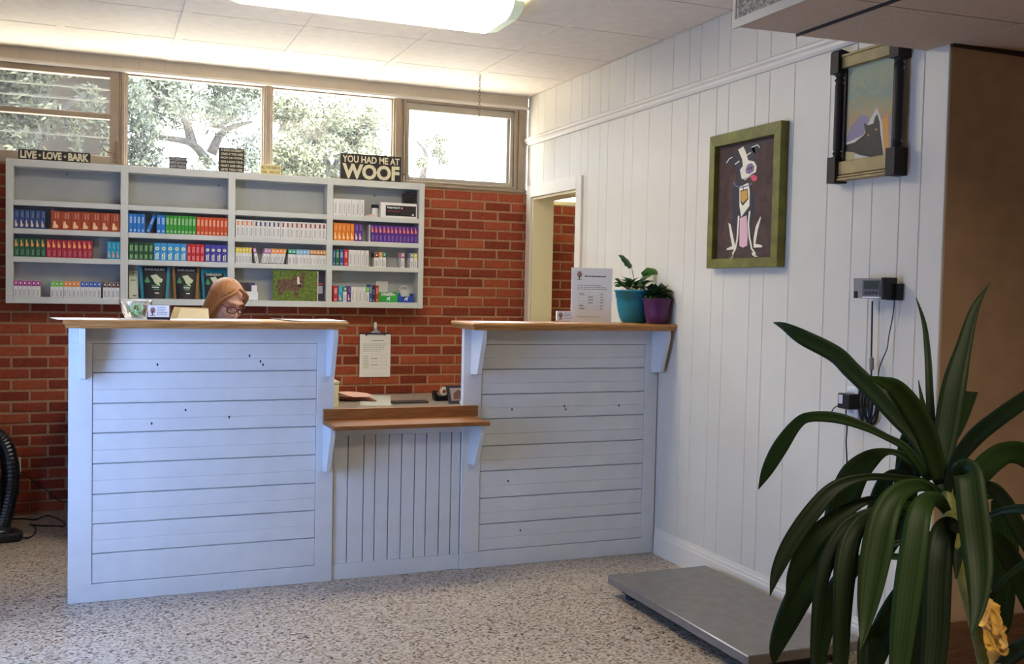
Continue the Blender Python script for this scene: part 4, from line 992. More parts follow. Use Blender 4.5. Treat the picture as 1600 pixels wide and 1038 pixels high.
r2 = 0.083; p2 = [(0.0,0.0),(0.048,0.0),(0.054,0.006),(0.063,0.028),(0.070,0.06),(0.0735,0.1),(0.0775,0.104),(0.079,0.128),(r2,0.131),(r2+0.001,0.138),(r2-0.005,0.14),(0.073,0.134),(0.07,0.1)]
vp = pot('potted_plant', c2_, p2, mat('purple_pot',(78,32,76),0.38), 'low dark leafy plant in the purple plastic pot', 0.115, 0.071)
def leaf_obj(name, parent, base, yaw, pitch, L, Wd, m, stem=0.0, droop=0.3, roll=0.0, lobes=5):
    d = Matrix.Rotation(yaw,4,'Z') @ Matrix.Rotation(pitch,4,'X') @ Matrix.Rotation(roll,4,'Y')
    b = Vector(base); mb = MB()
    up = (d @ Vector((0,1,0)))
    sp = b + up*stem
    if stem: mb.tube([b, b+up*stem*0.5+Vector((0,0,stem*0.04)), sp+up*0.01], [0.0025,0.002,0.0016], 1, 5)
    lobed_leaf(mb, L, Wd, Matrix.Translation(sp) @ d, lobes, droop, 0)
    return obj(name, mb, [m, mat('leaf_stem',(150,160,110),0.5)], parent, smooth=False)
rd = random.Random(12)
for i in range(30):
    a = 2*math.pi*i/30+rd.uniform(-0.2,0.2)
    leaf_obj('leaf', tp, c1+Vector((0.03*math.cos(a),0.03*math.sin(a),0.168)), a, R(rd.uniform(18,62)), rd.uniform(0.055,0.085), rd.uniform(0.018,0.026), [pg,pd,pg][i%3], stem=rd.uniform(0.03,0.06), droop=rd.uniform(0.2,0.6), roll=rd.uniform(-0.5,0.5))
def tall_leaf(pts, Wd, Yc, m):
    """leaf along a hand-placed path: stem then blade"""
    P3 = [PX(x,y,'y',Yc)+Vector((0,dy,0)) for x, y, dy in pts]
    mb = MB().tube(P3[:3], [0.003,0.0026,0.002], 1, 6)
    bl = spline(P3[2:], 4); n = len(bl)-1; vs = []
    for i, q in enumerate(bl):
        t = i/n; tg = (bl[min(i+1,n)]-bl[max(i-1,0)]).normalized(); sd = tg.cross(Vector((0.15,-1,0.25))).normalized()
        wd = Wd*(math.sin(math.pi*min(1,0.1+0.9*t)**0.8)*(1+0.14*math.sin(t*22))+0.02) if i < n else 0.001
        nn = tg.cross(sd); vs += [q-sd*wd+nn*wd*0.3, q, q+sd*wd+nn*wd*0.3]
    k = len(vs); fs = []
    for i in range(n):
        a = i*3; fs += [(a,a+1,a+4,a+3),(a+1,a+2,a+5,a+4)]
    mb.add(vs+[v+Vector((0,0.001,0)) for v in vs], fs+[tuple(j+k for j in f[::-1]) for f in fs], 0)
    obj('leaf', mb, [m, MATS['leaf_stem']], tp)
tall_leaf([(993,452,0),(990,434,0),(987,418,0),(981,411,0),(972,403,-0.01),(964,399,-0.02)], 0.020, -1.835, pg)
tall_leaf([(1003,446,0),(1010,434,0),(1016,426,0),(1024,419,0),(1034,415,-0.01),(1041,411,-0.01)], 0.010, -1.835, pg)
tall_leaf([(1000,446,0),(1002,436,0),(1004,431,0),(1010,425,-0.02),(1018,425,-0.04),(1025,430,-0.05)], 0.022, -1.84, pg)
tall_leaf([(985,452,0),(976,445,0),(970,440,0),(964,437,-0.01),(959,436,-0.01)], 0.009, -1.85, pg)
tall_leaf([(988,452,0),(976,449,0),(970,446,0),(963,446,-0.02),(958,447,-0.02)], 0.010, -1.86, pg)
for i in range(42):
    a = 2*math.pi*i/42+rd.uniform(-0.15,0.15); ring = i % 3
    leaf_obj('leaf', vp, c2_+Vector((0.02*math.cos(a),0.02*math.sin(a),0.128)), a, R([24,46,72][ring]+rd.uniform(-6,6)), rd.uniform(0.052,0.066), rd.uniform(0.022,0.03), pd if i % 4 else pg, stem=rd.uniform(0.025,0.04), droop=rd.uniform(0.2,0.7), roll=rd.uniform(-0.6,0.6), lobes=3)

# ------------------------------------------------------------------ BACK DESK AND WHAT IS ON IT
DZ = 0.70
dk = empty('desk', (-1.6,-0.4,0), 'low grey desk along the brick wall behind the counter', 'desk')
obj('desktop', MB().box(-3.0,-0.03,-0.80,-0.012,DZ-0.03,DZ), mat('desk_laminate',(168,160,150),0.4,var=0.1,scale=30,c2=(140,132,122)), dk, bevel=0.002)
for x in (-2.98,-1.75,-0.07): obj('leg_panel', MB().box(x,x+0.025,-0.76,-0.03,0,DZ-0.03), mat('desk_side',(150,144,136),0.5), dk, bevel=0.002)
z = DZ+0.0004
q = lambda px, py: PX(px,py,'z',DZ)
a, b, c, d = q(563,634), q(611,634), q(610,618.5), q(561,618)
obj('paper_sheet', MB().add([(p.x,p.y,z+dz) for dz in (0,0.0015) for p in (a,b,c,d)],[(3,2,1,0),(4,5,6,7),(0,1,5,4),(1,2,6,5),(2,3,7,6),(3,0,4,7)]), mat('paper_cool',(206,208,204),0.7), label='white sheet lying on the desk under the pink papers', cat='paper')
a = q(612,630.5); b = q(666,629)
kb = obj('keyboard', MB().box(a.x,b.x,a.y-0.045,a.y+0.03,z,z+0.014), mat('dark_keys',(60,50,46),0.5), label='dark keyboard strip on the desk just above the oak ledge', cat='keyboard', bevel=0.003)
# pink papers: rumpled stack
a, b = q(528,627), q(583,624)
def rumple(z0, dz, seed, m, label):
    rd = random.Random(seed); n = 8; vs = []
    x0, x1, y0, y1 = -1.492, b.x-0.01*seed, a.y-0.05, a.y+0.15
    for j in range(3):
        for i in range(n+1):
            t = i/n; u = j/2
            vs.append((x0+(x1-x0)*t, y0+(y1-y0)*u+0.03*math.sin(t*4+seed), z0+dz*(0.35+0.65*abs(math.sin(2.2*t+0.8*u+seed)))*(1-0.75*t)+0.004))
    fs = [(j*(n+1)+i,j*(n+1)+i+1,(j+1)*(n+1)+i+1,(j+1)*(n+1)+i) for j in range(2) for i in range(n)]
    k = len(vs); vs2 = [(x,y,zz-0.002) for x,y,zz in vs]
    rim = []
    return obj('pink_paper', MB().add(vs+vs2, fs+[tuple(i+k for i in f[::-1]) for f in fs]), m, label=label, cat='paper', group='rumpled pink papers on the desk')
rumple(z+0.001, 0.012, 1, mat('pink_paper_dark',(206,136,124),0.7), 'lower rumpled pink paper at the left of the desk')
rumple(z+0.013, 0.06, 2, mat('pink_paper',(250,206,194),0.7), 'upper rumpled pink paper at the left of the desk')
# beige box edge at the left of the gap
obj('file_box', MB().box(-1.78,-1.502,-0.72,-0.42,DZ+0.0005,0.842).box(-1.785,-1.498,-0.725,-0.415,0.842,0.858), mat('beige_box',(206,198,160),0.6), label='pale beige upright box behind the end of the left counter', cat='box', bevel=0.002)
# tape dispenser
a = PX(691,626,'z',DZ)
td = empty('tape_dispenser', (a.x,a.y,DZ), 'black tape dispenser with white roll on the desk', 'tape dispenser')
yy = a.y
prof = [(a.x-0.055,z),(a.x+0.055,z),(a.x+0.06,z+0.035),(a.x+0.03,z+0.05),(a.x+0.02,z+0.035),(a.x-0.03,z+0.03),(a.x-0.055,z+0.06),(a.x-0.066,z+0.062),(a.x-0.06,z+0.02)]
obj('body', MB().prism(prof,'y',yy-0.03,yy+0.03), blackp, td, bevel=0.002)
rr = MB(); n = 24
for s, y in ((0,yy-0.012),(1,yy+0.012)): pass
rc = Vector((a.x+0.012,yy,z+0.058))
vs = []; 
for y in (-0.011,0.011):
    for r in (0.03,0.016): vs += [rc+Vector((r*math.cos(2*math.pi*k/n),y,r*math.sin(2*math.pi*k/n))) for k in range(n)]
fs = []
for k in range(n):
    j = (k+1)%n; fs += [(k,j,n+j,n+k),(2*n+k,3*n+k,3*n+j,2*n+j),(k,2*n+k,2*n+j,j),(n+k,n+j,3*n+j,3*n+k)]
obj('tape_roll', MB().add(vs,fs), mat('tape_white',(220,220,210),0.4), td)
obj('cutter', MB().box(a.x-0.068,a.x-0.04,yy-0.012,yy+0.012,z+0.06,z+0.066), chrome, td)
# framed snapshot lying back, and small items
a = PX(713,631,'z',DZ)
fr = empty('photo_frame', (a.x,a.y,DZ), 'dark framed snapshot leaning back beside the tape dispenser', 'photo frame')
T = Matrix.Translation((a.x+0.02,a.y-0.02,z+0.002)) @ Matrix.Rotation(R(-32),4,'X')
obj('frame', MB().box(-0.075,0.075,0,0.012,0,0.13).xf(T), mat('frame_navy',(40,38,56),0.4), fr, bevel=0.002)
m = MB(); quad(m,(-0.055,-0.001,0.02),(0.11,0,0),(0,0,0.09),0); m.add([(-0.04,-0.0015,0.03),(0.03,-0.0015,0.03),(0.04,-0.0015,0.07),(0.0,-0.0015,0.1),(-0.035,-0.0015,0.07)],[(0,1,2,3,4)],1)
obj('snapshot', m.xf(T), [C('snap_grey',(150,138,136)), C('snap_brown',(104,66,56))], fr)
a = PX(700,627,'z',DZ); 
obj('red_pen', MB().tube([(a.x+0.01,a.y-0.06,z+0.005),(a.x+0.03,a.y+0.06,z+0.012)],0.005), C('pen_red',(160,50,56)), label='short red pen between tape dispenser and snapshot', cat='pen')
obj('crumpled_tissue', MB().ball((PX(722,633,'z',DZ).x,PX(722,633,'z',DZ).y-0.03,z+0.018),(0.03,0.02,0.018),nu=7,nv=5), whitep, label='crumpled white tissue on the desk below the snapshot', cat='tissue')
# clipboard hanging on the wall
x0, x1 = PX(562,550,'y',-0.02).x, PX(611,550,'y',-0.02).x; zt, zb = PX(586,521,'y',-0.02).z, PX(586,590,'y',-0.02).z
cb = empty('clipboard', ((x0+x1)/2,-0.01,zb), 'clipboard with a printed form hanging on the brick wall', 'clipboard')
obj('board', MB().box(x0,x1,-0.009,-0.005,zb,zt+0.005), mat('board_dark',(62,48,52),0.5), cb, bevel=0.001)
pgx = obj('form', MB().box(x0+0.002,x1-0.002,-0.0125,-0.0095,zb+0.003,zt-0.008), mat('form_white',(230,228,226),0.7), cb)
mb = MB(); W_, H_ = x1-x0, zt-zb; y = -0.0132
lines_of_print(mb,(x0+W_*0.4,y,zb+H_*0.82),(W_*0.5,0,0),(0,0,H_*0.03),1,0,0.5,1)
lines_of_print(mb,(x0+W_*0.12,y,zb+H_*0.58),(W_*0.78,0,0),(0,0,H_*0.2),5,0,0.2,2)
lines_of_print(mb,(x0+W_*0.12,y,zb+H_*0.2),(W_*0.2,0,0),(0,0,H_*0.3),7,1,0.35,3)
for k in range(5): quad(mb,(x0+W_*0.38,y,zb+H_*(0.2+0.08*k)),(W_*0.48,0,0),(0,0,0.0007),0)
for u in (0.38,0.7,0.86): quad(mb,(x0+W_*u,y,zb+H_*0.2),(0.0007,0,0),(0,0,H_*0.33),0)
quad(mb,(x0+W_*0.38,y,zb+H_*0.42),(W_*0.2,0,0),(0,0,0.003),2); quad(mb,(x0+W_*0.38,y,zb+H_*0.28),(W_*0.22,0,0),(0,0,0.003),2)
obj('printed_form', mb, [ink, C('green_print',(120,150,120)), inkd], pgx)
xm_ = (x0+x1)/2
cpp = obj('clip', MB().prism([(xm_-0.038,zt-0.004),(xm_-0.03,zt+0.012),(xm_-0.016,zt+0.018),(xm_-0.01,zt+0.03),(xm_+0.01,zt+0.03),(xm_+0.016,zt+0.018),(xm_+0.03,zt+0.012),(xm_+0.038,zt-0.004)],'y',-0.022,-0.012), chrome, cb, bevel=0.002)
obj('clip_bar', MB().tube([(xm_-0.07,-0.02,zt-0.014),(xm_-0.055,-0.02,zt-0.002),(xm_+0.055,-0.02,zt-0.002),(xm_+0.07,-0.02,zt-0.008)],0.006), mat('clip_navy',(44,36,64),0.4), cb)
obj('wall_hook', MB().box(xm_-0.010,xm_+0.010,-0.010,0.0005,zt+0.028,zt+0.075).tube([(xm_,-0.01,zt+0.04),(xm_,-0.022,zt+0.036),(xm_,-0.026,zt+0.046)],0.005), whitep, label='white wall hook holding up the clipboard', cat='hook', bevel=0.004)

# ------------------------------------------------------------------ PICTURES ON THE RIGHT WALL
def WQ(cx_, cy_, o, s, x): return PX(o[0]+cx_/s, o[1]+cy_/s, 'x', x)
def rectYZ(mb, pts, x0, x1, mi=0):
    """pts: world points giving a (y,z) outline; extruded between x0 and x1"""
    return mb.prism([(p.y,p.z) for p in pts], 'x', x0, x1, mi)
# dog painting
O_, S_ = (1080,160), 3.707
F_ = lambda c, x=-0.045: WQ(c[0], c[1], O_, S_, x)
o4 = [F_(c) for c in [(100,210),(514,97),(503,946),(95,968)]]
i4 = [F_(c) for c in [(128,243),(476,158),(468,900),(119,922)]]
ya, yb = (o4[0].y+o4[3].y)/2, (o4[1].y+o4[2].y)/2; za, zb = (o4[0].z+o4[1].z)/2, (o4[2].z+o4[3].z)/2
yi, yj = ya-0.045, yb+0.05; zi, zj = za-0.055, zb+0.045
dp = empty('dog_painting', (-0.03,(ya+yb)/2,zb), 'painting of a black and white dog in an olive green frame', 'painting')
olive = mat('olive_frame',(118,116,44),0.5,var=0.25,scale=12,c2=(92,88,34))
for nm, pts in (('frame_side',[(ya,za),(yi,zi),(yi,zj),(ya,zb)]),('frame_side',[(yb,za),(yb,zb),(yj,zj),(yj,zi)]),('frame_top',[(ya,za),(yb,za),(yj,zi),(yi,zi)]),('frame_bottom',[(ya,zb),(yi,zj),(yj,zj),(yb,zb)])):
    obj(nm, MB().prism(pts,'x',-0.045,-0.0005), olive, dp, bevel=0.0012)
obj('canvas', MB().box(-0.017,-0.008,yj,yi,zj,zi), mat('canvas_brown',(82,62,54),0.8,var=0.2,scale=14,c2=(66,48,46)), dp)
mb = MB()
def pd_(pts, mi, k):
    P3 = [F_(c,-0.017) for c in pts]; mb.add([Vector((-0.0174-0.00025*k,p.y,p.z)) for p in P3],[tuple(range(len(P3)))],mi)
def stroke(pts, wd, mi, k):
    for a, b in zip(pts[:-1], pts[1:]):
        dx, dy = b[0]-a[0], b[1]-a[1]; l = math.hypot(dx,dy) or 1; nx, ny = -dy/l*wd/2, dx/l*wd/2
        pd_([(a[0]+nx,a[1]+ny),(b[0]+nx,b[1]+ny),(b[0]-nx,b[1]-ny),(a[0]-nx,a[1]-ny)],mi,k)
# 0 black-navy 1 cream 2 pink 3 gold 4 mauve 5 red-pink 6 blue
pd_([(240,500),(262,470),(340,470),(365,520),(372,640),(350,700),(345,800),(320,840),(275,840),(262,780),(240,700)],0,0)
pd_([(252,330),(270,270),(345,235),(370,270),(372,345),(330,470),(262,470)],0,0)
pd_([(200,330),(228,270),(252,300),(250,360),(205,352)],0,0); pd_([(345,262),(372,225),(420,240),(400,270),(370,300)],0,0)
pd_([(272,275),(302,255),(318,290),(330,335),(365,342),(380,370),(376,402),(345,430),(312,452),(292,440),(283,392),(300,368),(296,330)],1,1)
pd_([(316,385),(330,358),(352,352),(368,372),(362,400),(338,416),(318,410)],4,2); pd_([(330,380),(338,376),(338,392),(330,394)],0,3); pd_([(346,374),(355,372),(354,388),(346,390)],0,3)
pd_([(345,425),(368,420),(384,432),(380,452),(362,458),(350,448)],5,3)
stroke([(300,448),(330,438),(352,418),(374,408)],4,0,4)
stroke([(205,352),(222,326),(240,318)],5,1,2); stroke([(348,262),(385,246),(398,262)],5,1,2); stroke([(254,360),(280,340)],6,1,2); stroke([(322,308),(346,290)],6,1,2)
stroke([(246,462),(258,484),(290,494),(330,482),(352,470)],6,6,2)
pd_([(280,490),(332,466),(340,520),(338,600),(290,665),(280,600)],1,1)
pd_([(286,512),(328,500),(332,560),(300,600),(287,580)],0,2); pd_([(290,518),(324,506),(327,556),(300,584),(291,572)],3,3)
stroke([(300,480),(304,510)],4,0,3)
pd_([(282,672),(322,655),(328,760),(325,830),(300,842),(280,832)],2,2)
pd_([(216,698),(228,706),(240,760),(256,838),(250,852),(205,856),(208,846),(238,832),(226,770)],1,1)
pd_([(402,660),(404,672),(386,740),(372,820),(412,828),(410,840),(362,842),(362,790),(374,720)],1,1)
stroke([(276,658),(272,720),(268,790),(256,850),(228,900)],9,1,3); stroke([(340,630),(332,700),(338,780),(352,850),(382,888)],9,1,3)
pd_([(222,908),(232,882),(248,876),(240,900)],1,3); pd_([(352,868),(382,878),(388,894),(370,896),(354,884)],1,3)
obj('painted_dog', mb, [C('pt_navy',(34,30,42)),C('pt_cream',(222,214,190)),C('pt_pink',(214,168,176)),C('pt_gold',(196,146,52)),C('pt_mauve',(120,96,128)),C('pt_red',(206,70,96)),C('pt_blue',(92,92,140))], dp)
# cat painting in a dark posted frame
O_, S_ = (1270,50), 3.994
G_ = lambda c, x=-0.055: WQ(c[0], c[1], O_, S_, x)
lpost, rpost = G_((135,500)).y, G_((503,500)).y
ztop, zbot = G_((135,135)).z, G_((115,945)).z
cp = empty('cat_painting', (-0.03,(lpost+rpost)/2,zbot), 'painting of a black cat in a dark posted frame with gold rails', 'painting')
dkw = mat('dark_wood',(30,21,19),0.6,var=0.2,scale=20); gold = mat('gold_rail',(150,128,72),0.45,var=0.2,scale=14)
Hh = ztop-zbot
for yp, s in ((lpost,1),(rpost,-1)):
    mbp = MB().box(-0.064,-0.0005,yp-0.024,yp+0.024,ztop-0.085,ztop).prism([(-0.064,ztop),(-0.0005,ztop),(-0.0005,ztop+0.002),(-0.05,ztop+0.012)],'y',yp-0.024,yp+0.024)
    mbp.box(-0.064,-0.0005,yp-0.024,yp+0.024,zbot,zbot+0.105)
    mbp.lathe([(0.024,0.105),(0.014,0.112),(0.02,0.122),(0.014,0.132),(0.018,0.14),(0.018,Hh-0.13),(0.014,Hh-0.12),(0.021,Hh-0.11),(0.013,Hh-0.1),(0.023,Hh-0.085)],(-0.034,yp,zbot),n=14)
    obj('post', mbp, dkw, cp)
yl, yr = lpost-0.022, rpost+0.022
zt1, zt0 = ztop-0.022, ztop-0.066
zb1, zb0 = zbot+0.085, zbot+0.012
obj('top_rail', MB().box(-0.045,-0.002,yr,yl,zt0,zt1).box(-0.05,-0.002,yr,yl,zt1,zt1+0.01), gold, cp, bevel=0.001)
obj('bottom_rail', MB().box(-0.045,-0.002,yr,yl,zb0+0.02,zb1).box(-0.049,-0.002,yr,yl,zb0+0.008,zb0+0.016).box(-0.053,-0.002,yr,yl,zb0-0.004,zb0+0.005), mat('gold_pale',(176,150,98),0.45,var=0.15,scale=14), cp, bevel=0.001)
obj('inner_frame', MB().box(-0.03,-0.002,yl-0.012,yl+0.002,zb1,zt0).box(-0.03,-0.002,yr-0.002,yr+0.012,zb1,zt0), dkw, cp)
def sky_canvas():
    m = bpy.data.materials.new('painted_sky'); m.use_nodes = True; nt = m.node_tree; b = nt.nodes['Principled BSDF']; b.inputs['Roughness'].default_value = 0.7
    tc = nt.nodes.new('ShaderNodeTexCoord'); sp = nt.nodes.new('ShaderNodeSeparateXYZ'); nt.links.new(tc.outputs['Generated'], sp.inputs[0])
    nz = nt.nodes.new('ShaderNodeTexNoise'); nz.inputs['Scale'].default_value = 2.6; nz.inputs['Detail'].default_value = 7; nz.inputs['Distortion'].default_value = 1.6
    mp = nt.nodes.new('ShaderNodeMapping'); mp.inputs['Scale'].default_value = (1,1.4,2.4); mp.inputs['Rotation'].default_value = (R(30),0,0)
    nt.links.new(tc.outputs['Generated'], mp.inputs[0]); nt.links.new(mp.outputs[0], nz.inputs['Vector'])
    ad = nt.nodes.new('ShaderNodeMath'); ad.operation = 'MULTIPLY_ADD'; ad.inputs[1].default_value = 0.75
    nt.links.new(nz.outputs['Fac'], ad.inputs[0])
    sb = nt.nodes.new('ShaderNodeMath'); sb.operation = 'SUBTRACT'; sb.inputs[1].default_value = 0.36; nt.links.new(sp.outputs['Z'], sb.inputs[0])
    nt.links.new(sb.outputs[0], ad.inputs[2])
    rp = nt.nodes.new('ShaderNodeValToRGB'); els = rp.color_ramp.elements
    els[0].position = 0.05; els[0].color = rgb(176,152,110); els[1].position = 1.0; els[1].color = rgb(150,158,134)
    for p, c in ((0.2,(146,138,140)),(0.34,(160,140,120)),(0.45,(178,146,96)),(0.56,(160,150,114)),(0.7,(136,148,128)),(0.85,(154,156,126))):
        e = els.new(p); e.color = rgb(*c)
    nt.links.new(ad.outputs[0], rp.inputs[0]); nt.links.new(rp.outputs[0], b.inputs['Base Color']); return m
obj('canvas', MB().box(-0.02,-0.006,yr-0.0,yl+0.0,zb1-0.002,zt0+0.002), sky_canvas(), cp)
mb = MB()
def pc(pts, mi, k):
    P3 = [G_(c,-0.02) for c in pts]; mb.add([Vector((-0.0204-0.00025*k,max(min(p.y,yl-0.013),yr+0.013),max(p.z,zb1))) for p in P3],[tuple(range(len(P3)))],mi)
pc([(175,690),(235,600),(300,512),(345,530),(370,600),(320,640),(230,690)],2,0)
pc([(425,560),(470,500),(475,720),(445,760),(428,700)],3,0)
pc([(165,700),(240,680),(320,640),(330,600),(400,470),(432,560),(446,790),(440,830),(165,825)],4,0.5)
pc([(172,740),(205,705),(260,690),(318,645),(330,625),(320,580),(322,568),(345,582),(378,572),(388,535),(402,512),(418,560),(424,640),(436,720),(440,800),(380,790),(300,770),(250,752),(180,762)],0,1)
pc([(162,755),(262,752),(262,800),(162,822)],1,1.4); pc([(262,790),(350,782),(448,830),(448,850),(140,850),(140,826),(162,818)],1,1.2)
pc([(340,640),(350,634),(354,648),(344,652)],5,2); pc([(388,606),(402,598),(404,612),(392,618)],5,2)
obj('painted_cat', mb, [C('ct_black',(15,14,15)),C('ct_sand',(180,162,106)),C('ct_violet',(128,116,140)),C('ct_amber',(206,140,56)),C('ct_stone',(196,190,176)),C('ct_eye',(170,110,60))], cp)

# ------------------------------------------------------------------ WEIGHING DISPLAY, SOCKET, CABLES
xf = -0.075
ty, by = PX(1335,435,'x',xf), PX(1380,468,'x',xf)
y0, y1, z1, z0 = ty.y, PX(1380,440,'x',xf).y, ty.z, PX(1357,467,'x',xf).z
dsp = empty('weight_display', (-0.04,(y0+y1)/2,z0), 'grey digital weighing display on the white plank wall', 'display')
obj('case', MB().prism([(xf,z0+0.004),(xf-0.004,z1),(-0.02,z1),(-0.02,z0)],'y',y1+0.006,y0), mat('silver_case',(150,146,144),0.35,metal=0.4), dsp)
obj('end_block', MB().prism([(xf-0.002,z0-0.002),(xf-0.006,z1+0.003),(-0.016,z1+0.003),(-0.016,z0-0.004)],'y',y1-0.012,y1+0.006), blackp, dsp, bevel=0.002)
wd = y0-y1
f3 = lambda u, v: (y0-wd*u, z0+(z1-z0)*v)
def plate(u0, u1, v0, v1, xx, m, nm):
    a, b = f3(u0,v0), f3(u1,v1); return obj(nm, MB().box(xx-0.003,xx+0.004,b[0],a[0],a[1],b[1]), m, dsp, bevel=0.0008)
plate(0.34,0.93,0.14,0.92,xf-0.003,mat('panel_grey',(84,84,92),0.4),'front_panel')
sc_ = plate(0.4,0.88,0.48,0.86,xf-0.0055,mat('lcd',(66,76,72),0.15),'screen')
for k in range(4): plate(0.42+0.12*k,0.49+0.12*k,0.22,0.36,xf-0.0055,darkp,'button')
plate(0.02,0.14,0.02,0.36,xf-0.001,blackp,'corner_grip'); plate(0.34,0.93,0.04,0.10,xf-0.003,mat('bright_strip',(226,226,226),0.3),'strip')
m = MB()
for k in range(5):
    a, b = f3(0.47+0.07*k,0.54), f3(0.52+0.07*k,0.80)
    for (u0,u1,v0,v1) in ((0,1,0,0.08),(0,1,0.46,0.54),(0,1,0.92,1),(0,0.14,0,1),(0.86,1,0,1)):
        m.add([(xf-0.0088,a[0]+(b[0]-a[0])*u,a[1]+(b[1]-a[1])*v) for u,v in ((u0,v0),(u1,v0),(u1,v1),(u0,v1))],[(0,1,2,3)])
obj('digits', m, C('lcd_digit',(34,40,38)), sc_)
obj('bracket', MB().box(-0.03,-0.0005,y1-0.03,y1+0.03,z0-0.004,z1-0.02), blackp, dsp, bevel=0.002)
def cable(pts, x, r, label, m=blackp, name='cable', smooth=6):
    P3 = [PX(a,b,'x',x) for a, b in pts]
    return obj(name, MB().tube(spline(P3,smooth), r, n=7), m, label=label, cat='cable', smooth=True)
cb1 = cable([(1363,471),(1362.5,500),(1362,530),(1361.5,556),(1361.5,582),(1361,596)],-0.03,0.0035,'straight black cable hanging from the weighing display with inline plug')
P0, P1 = PX(1362,558,'x',-0.03), PX(1362,579,'x',-0.03)
obj('inline_plug', MB().tube([P0,P0+Vector((0,0,-0.004)),P1+Vector((0,0,0.004)),P1],[0.004,0.009,0.009,0.004],n=10), mat('plug_tan',(120,110,98),0.5), cb1, label='tan inline plug')
cable([(1397,461),(1397,478),(1394,500),(1389,525),(1386,545),(1379,562),(1373,580),(1372,600),(1368,612)],-0.025,0.0022,'thin wavy black wire hanging right of the straight cable')
y0, y1 = PX(1321,630,'x',-0.04).y, PX(1340,630,'x',-0.04).y; z1, z0 = PX(1330,604.5,'x',-0.04).z, PX(1330,653,'x',-0.04).z
so = empty('socket', (-0.02,(y0+y1)/2,z0), 'white wall socket box with cable loops beside it', 'socket')
obj('plate', MB().box(-0.04,-0.0005,y1,y0,z0,z1), mat('socket_white',(214,214,214),0.4), so, bevel=0.004)
for k in (0.28,0.72): obj('outlet', MB().box(-0.0415,-0.038,y1+0.02,y0-0.012,z0+(z1-z0)*k-0.016,z0+(z1-z0)*k+0.016), mat('outlet_grey',(190,190,190),0.4), so, bevel=0.001)
ya_, yb_ = PX(1309.5,628,'x',-0.085).y, PX(1329,628,'x',-0.085).y; za_, zb_ = PX(1318,615,'x',-0.085).z, PX(1318,639,'x',-0.085).z
ad = obj('power_adapter', MB().box(-0.09,-0.042,yb_,ya_,zb_,za_), blackp, label='black power adapter plugged into the wall socket', cat='adapter', bevel=0.004)
m = MB(); m.add([(-0.0905,ya_-0.008,za_-0.006),(-0.0905,ya_-0.032,za_-0.006),(-0.0905,ya_-0.032,zb_+0.02),(-0.0905,ya_-0.008,zb_+0.02)],[(0,1,2,3)])
obj('sticker', m, C('sticker',(190,190,196)), ad, label='pale sticker')
co = PX(1357,630,'x',-0.03); cl2 = MB()
for k in range(5):
    ry, rz = 0.030+0.005*(k%3), 0.085+0.008*(k%2); n = 26
    cl2.tube([(-0.012-0.007*k, co.y+0.004*(k-2)+ry*math.cos(2*math.pi*i/n), co.z+0.006*(k%3)+rz*math.sin(2*math.pi*i/n)) for i in range(n)], 0.0042, n=6, closed=True)
obj('cable_coil', cl2, blackp, label='coil of black cable hung behind the wall socket', cat='cable', smooth=True)
cable([(1322,640),(1322,652),(1323.5,668),(1322,690),(1323,715),(1323,745),(1318,800),(1296,870),(1274,922),(1270,942),(1275,957)],-0.06,0.003,'black lead dropping from the power adapter')
cable([(1310,634),(1303,638),(1299,646),(1300,655),(1309,660),(1318,652),(1325,650),(1333,657),(1342,659)],-0.055,0.0022,'thin black wire loop below the adapter')

# ------------------------------------------------------------------ FLOOR SCALE
fs_ = empty('floor_scale', (-0.335,-3.1,0), 'flat grey floor scale against the right wall', 'floor scale')
gx0, gx1, gy0, gy1 = -0.612, -0.068, -3.668, -2.546
obj('platform', MB().box(gx0,gx1,gy0,gy1,0.055,0.096), mat('scale_grey',(122,116,110),0.2,var=0.06,scale=20,metal=0.15,bump=0.03), fs_, bevel=0.004)
obj('base_frame', MB().box(gx0+0.05,gx1-0.03,gy0+0.05,gy1-0.05,0.022,0.055), blackp, fs_)
for x in (gx0+0.08,gx1-0.06):
    for y in (gy0+0.09,gy1-0.09): obj('foot', MB().lathe([(0.028,0),(0.028,0.014),(0.014,0.016),(0.014,0.024)],(x,y,0),n=14), darkp, fs_)

# ------------------------------------------------------------------ LEFT EDGE: VACUUM, CORDS, SOCKET
vm = mat('vac_black',(20,20,22),0.32)
vc = empty('vacuum_cleaner', (-3.42,-0.62,0), 'black floor machine with thick curved hose at the left edge', 'vacuum cleaner')
hp = [PX(-60,740,'y',-0.42),PX(-50,700,'y',-0.42),PX(-22,678,'y',-0.42),PX(3,690,'y',-0.42),PX(15,722,'y',-0.44),PX(16,760,'y',-0.46),PX(9,795,'y',-0.5),PX(0,826,'y',-0.55),PX(-12,842,'y',-0.6)]
hs = spline(hp, 12)
obj('hose', MB().tube(hs, [0.046+0.002*(i%2) for i in range(len(hs))], n=14), vm, vc)
a = PX(34,846,'z',0.0)
obj('floor_head', MB().prism([(a.x,a.y-0.02),(a.x+0.004,a.y+0.05),(a.x-0.03,a.y+0.13),(a.x-0.26,a.y+0.16),(a.x-0.28,a.y-0.06)],'z',0.001,0.05), vm, vc, bevel=0.012)
obj('head_cover', MB().ball((a.x-0.15,a.y+0.05,0.05),(0.11,0.07,0.035)), mat('vac_gloss',(34,34,38),0.15), vc, smooth=True)
obj('canister', MB().lathe([(0.09,0.045),(0.13,0.06),(0.135,0.3),(0.12,0.36),(0.05,0.39)],(a.x-0.24,a.y+0.14,0),n=22), vm, vc, smooth=True)
obj('handle', MB().tube([(a.x-0.24,a.y+0.14,0.38),(a.x-0.27,a.y+0.18,0.7),(a.x-0.28,a.y+0.2,0.95),(a.x-0.24,a.y+0.16,1.0)],0.014), vm, vc)
